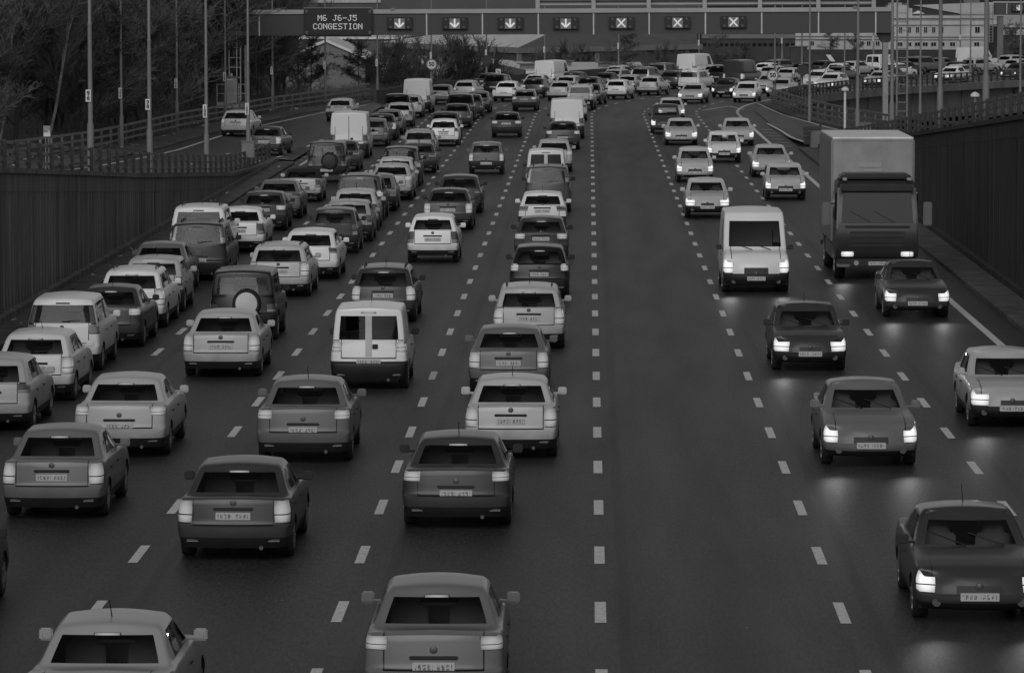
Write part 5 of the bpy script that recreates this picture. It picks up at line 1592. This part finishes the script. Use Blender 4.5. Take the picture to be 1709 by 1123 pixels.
LANES = {
 "kerb": ("in the queue beside the ribbed wall", True, "vehicles queueing beside the ribbed wall", [
  ("hatchback_b", -22, 722, "silver", ""), ("hatchback", 58, 672, "white", "b"), ("people_carrier", 103, 622, "white", ""), ("saloon_b", 176, 583, "dark grey", "b"),
  ("estate", 219, 550, "white", "b"), ("hatchback", 254, 523, "silver", ""), ("saloon", 262, 493, "grey", ""), ("people_carrier", 330, 470, "black", ""),
  ("off_roader", 331, 440, "white", ""), ("saloon_b", 396, 423, "white", ""), ("saloon", 437, 387, "dark grey", "b"), ("saloon", 462, 366, "grey", ""),
  ("convertible", 502, 338, "silver", ""), ("spare_dark", 545, 305, "black", ""), ("saloon_b", 570, 287, "dark grey", ""), ("panel_van", 582, 265, "white", ""),
  ("hatchback", 622, 245, "grey", ""), ("saloon", 635, 235, "dark grey", "b"), ("saloon_b", 647, 225, "grey", ""), ("hatchback_b", 666, 212, "silver", ""),
  ("off_roader", 662, 204, "black", ""), ("estate", 682, 197, "silver", ""), ("panel_van", 697, 189, "white", "")]),
 "second": ("in the second lane from the ribbed wall", True, "vehicles in the second lane from the ribbed wall", [
  ("saloon", -150, 1056, "black", ""), ("saloon_b", 85, 872, "grey", "b"), ("saloon", 200, 765, "silver", "b"), ("saloon", 368, 632, "silver", "b"), ("spare_white", 405, 570, "black", ""),
  ("estate", 465, 497, "silver", "b"), ("estate", 517, 468, "white", ""), ("hatchback_b", 556, 425, "dark grey", ""), ("hatchback", 580, 405, "pale grey", ""),
  ("hatchback", 592, 386, "silver", ""), ("off_roader", 600, 369, "dark grey", "b"), ("saloon", 624, 354, "grey", ""), ("saloon", 652, 335, "silver", "b"), ("hatchback", 660, 322, "silver", ""),
  ("people_carrier", 668, 312, "black", ""), ("saloon_b", 697, 290, "dark grey", ""), ("estate", 699, 268, "pale grey", ""), ("hatchback_b", 740, 245, "white", ""),
  ("estate", 742, 232, "dark grey", ""), ("saloon", 762, 214, "dark grey", ""), ("off_roader", 768, 203, "black", ""), ("hatchback", 785, 196, "dark grey", ""), ("saloon", 798, 189, "grey", "")]),
 "third": ("in the third lane from the ribbed wall", True, "vehicles in the third lane from the ribbed wall", [
  ("saloon_b", 160, 1276, "pale grey", "b"), ("saloon_b", 390, 940, "dark grey", "b"), ("saloon", 505, 775, "grey", "b"), ("small_van", 615, 652, "white", "b"), ("estate", 640, 540, "dark grey", "b"),
  ("hatchback_b", 722, 440, "white", ""), ("saloon", 748, 385, "dark grey", "b"), ("estate", 766, 357, "dark grey", ""), ("hatchback_b", 811, 292, "grey", "b"), ("saloon", 845, 230, "dark grey", "b"),
  ("saloon_b", 877, 186, "grey", "b")]),
 "fourth": ("in the lane next to the empty lane", True, "vehicles in the lane next to the empty lane", [
  ("saloon_b", 722, 1199, "grey", "b"), ("saloon", 761, 884, "dark grey", "b"), ("saloon_b", 853, 770, "silver", "b"), ("saloon", 849, 662, "grey", "b"), ("estate", 882, 585, "silver", "b"),
  ("hatchback_b", 900, 500, "black", "b"), ("saloon_b", 903, 443, "dark grey", "b"), ("saloon", 905, 390, "white", ""), ("people_carrier", 914, 355, "dark grey", ""), ("small_van", 911, 325, "white", ""),
  ("estate", 924, 288, "silver", "b"), ("saloon", 939, 250, "dark grey", "b"), ("panel_van", 946, 232, "white", ""), ("saloon_b", 957, 202, "silver", ""), ("off_roader", 971, 184, "silver", "b")]),
 "oncoming": ("in the inner oncoming lane", False, "oncoming vehicles in the inner lane", [
  ("saloon_b", 1636, 1046, "dark grey", "h"), ("saloon", 1453, 783, "grey", "h"), ("saloon", 1352, 622, "dark grey", "h"), ("panel_van", 1262, 490, "white", "h"), ("saloon_b", 1181, 366, "silver", "h"),
  ("hatchback_b", 1160, 305, "silver", "h"), ("saloon", 1137, 243, "silver", "h"), ("people_carrier", 1112, 224, "dark grey", "h"), ("saloon", 1121, 202, "silver", "h")]),
 "outer": ("in the outer oncoming lane by the dark wall", False, "oncoming vehicles in the outer lane", [
  ("saloon", 1690, 718, "silver", "h"), ("saloon_b", 1532, 533, "dark grey", "h"), ("lorry_grey", 1463, 468, "grey", "h"), ("hatchback_b", 1312, 335, "silver", "h"), ("saloon", 1288, 296, "silver", "h"),
  ("hatchback", 1209, 272, "white", "h"), ("saloon_b", 1232, 244, "silver", "h")]),
}
SPECIAL = {("kerb", 13): "black off-roader with dark spare wheel on its tailgate", ("second", 4): "black off-roader with a pale round spare wheel cover",
           ("kerb", 12): "silver convertible with raised black soft top in the wall queue", ("kerb", 15): "tall white panel van level with the hatched slip road markings",
           ("kerb", 22): "tall white panel van at the far head of the wall queue", ("third", 3): "small white van with two rear windows split by a pale post",
           ("fourth", 9): "small white van in the lane next to the empty lane", ("fourth", 12): "tall white panel van in the lane next to the empty lane",
           ("oncoming", 3): "pale panel van coming head on in the inner oncoming lane", ("outer", 2): "large dark cabbed box lorry with white roof beside the dark wall"}
for lk, (where, away, group, cars) in LANES.items():
    for i, (key, px, py, shade, lit) in enumerate(cars):
        x, y = place(px, py, key, away)
        lab = SPECIAL.get((lk, i), "%s %s, %s from the camera %s" % (shade, KIND[key], ORD[i], where))
        th_ = 0.0
        if y > S0: th_ = (y - S0) / RB * .9
        put(key, x, y, 0.0, (0 if away else math.pi) - th_ + car_rnd.uniform(-.006, .006), shade, lab, group, lit, far=y > 240)
# two cars and a saloon on the slip road
for key, px, Y, shade, lab, lit in (("saloon", 445, 212, "dark grey", "dark grey saloon on the slip road just beyond column 102", "b"), ("hatchback_b", 397, 236, "silver", "silver hatchback on the slip road passing below the cabinet platform", "b"),
                             ("saloon_b", 568, 266, "silver", "silver saloon alone on the slip road beyond the white panel van", "")):
    x = bx(px, Y); y = Y + 2.3
    put(key, x, y, on_left_slip(x, y), -.08 if px != 568 else -.06, shade, lab, "cars coming down the slip road", lit)
# packed traffic on the bend
BEND = [("L0", -16.8, True, "outermost lane of the bend", 336, 440, 15, ["saloon", "panel_van", "hatchback", "panel_van", "estate", "saloon_b", "panel_van", "saloon"], ["dark grey", "white", "silver", "white", "grey", "silver", "white", "dark grey"]),
        ("L1", -12.2, True, "second lane in on the bend", 304, 440, 10.5, ["saloon", "hatchback_b", "off_roader", "saloon_b", "hatchback", "estate", "people_carrier", "saloon", "hatchback", "saloon_b", "small_van", "saloon", "estate"], ["grey", "silver", "black", "white", "dark grey", "silver", "grey", "silver", "white", "dark grey", "white", "grey", "silver"]),
        ("L2", -8.6, True, "third lane in on the bend", 311, 440, 10.5, ["saloon_b", "estate", "hatchback", "saloon", "people_carrier", "hatchback_b", "saloon", "saloon_b", "hatchback", "off_roader", "saloon", "estate"], ["white", "dark grey", "silver", "dark grey", "grey", "white", "silver", "black", "silver", "grey", "white", "dark grey"]),
        ("L3", -5.2, True, "fourth lane in on the bend", 314, 436, 11.5, ["saloon", "hatchback_b", "saloon_b", "estate", "off_roader", "hatchback", "saloon", "saloon_b", "estate", "hatchback", "saloon"], ["silver", "dark grey", "silver", "dark grey", "black", "silver", "white", "dark grey", "silver", "dark grey", "silver"]),
        ("L4", -1.6, True, "lane beside the curving empty lane", 305, 436, 11.5, ["saloon", "hatchback_b", "saloon_b", "people_carrier", "panel_van", "hatchback", "saloon", "estate", "saloon_b", "hatchback", "saloon"], ["dark grey", "white", "silver", "white", "dark grey", "silver", "grey", "white", "dark grey", "silver", "white"]),
        ("R1", 5.2, False, "inner oncoming lane of the bend", 309, 432, 15, ["saloon_b", "hatchback", "saloon", "estate", "saloon_b", "hatchback_b", "saloon", "panel_van", "saloon"], ["silver", "dark grey", "silver", "white", "dark grey", "silver", "grey", "white", "silver"]),
        ("R2", 8.7, False, "outer oncoming lane of the bend", 312, 432, 15, ["hatchback_b", "saloon", "estate", "saloon_b", "saloon", "hatchback", "off_roader", "saloon", "estate"], ["white", "silver", "white", "silver", "white", "dark grey", "silver", "white", "dark grey"])]
for nm, d, away, where, s0, s1, step, types, shades in BEND:
    s = s0; i = 0
    while s < s1 and i < len(types):
        p_, a = path(s, d)
        lab = "%s %s, %s vehicle along the %s" % (shades[i], KIND[types[i]], ORD[i], where)
        put(types[i], p_.x, p_.y, p_.z, (0 if away else math.pi) - a, shades[i], lab, "packed traffic on the bend", ("b" if i % 3 == 1 else "") if away else "h", far=True)
        s += step * car_rnd.uniform(.88, 1.12); i += 1
# the pattern cars have done their work
for o in list(CARS.values()):
    for ch in list(o.children_recursive): bpy.data.objects.remove(ch)
    bpy.data.objects.remove(o)
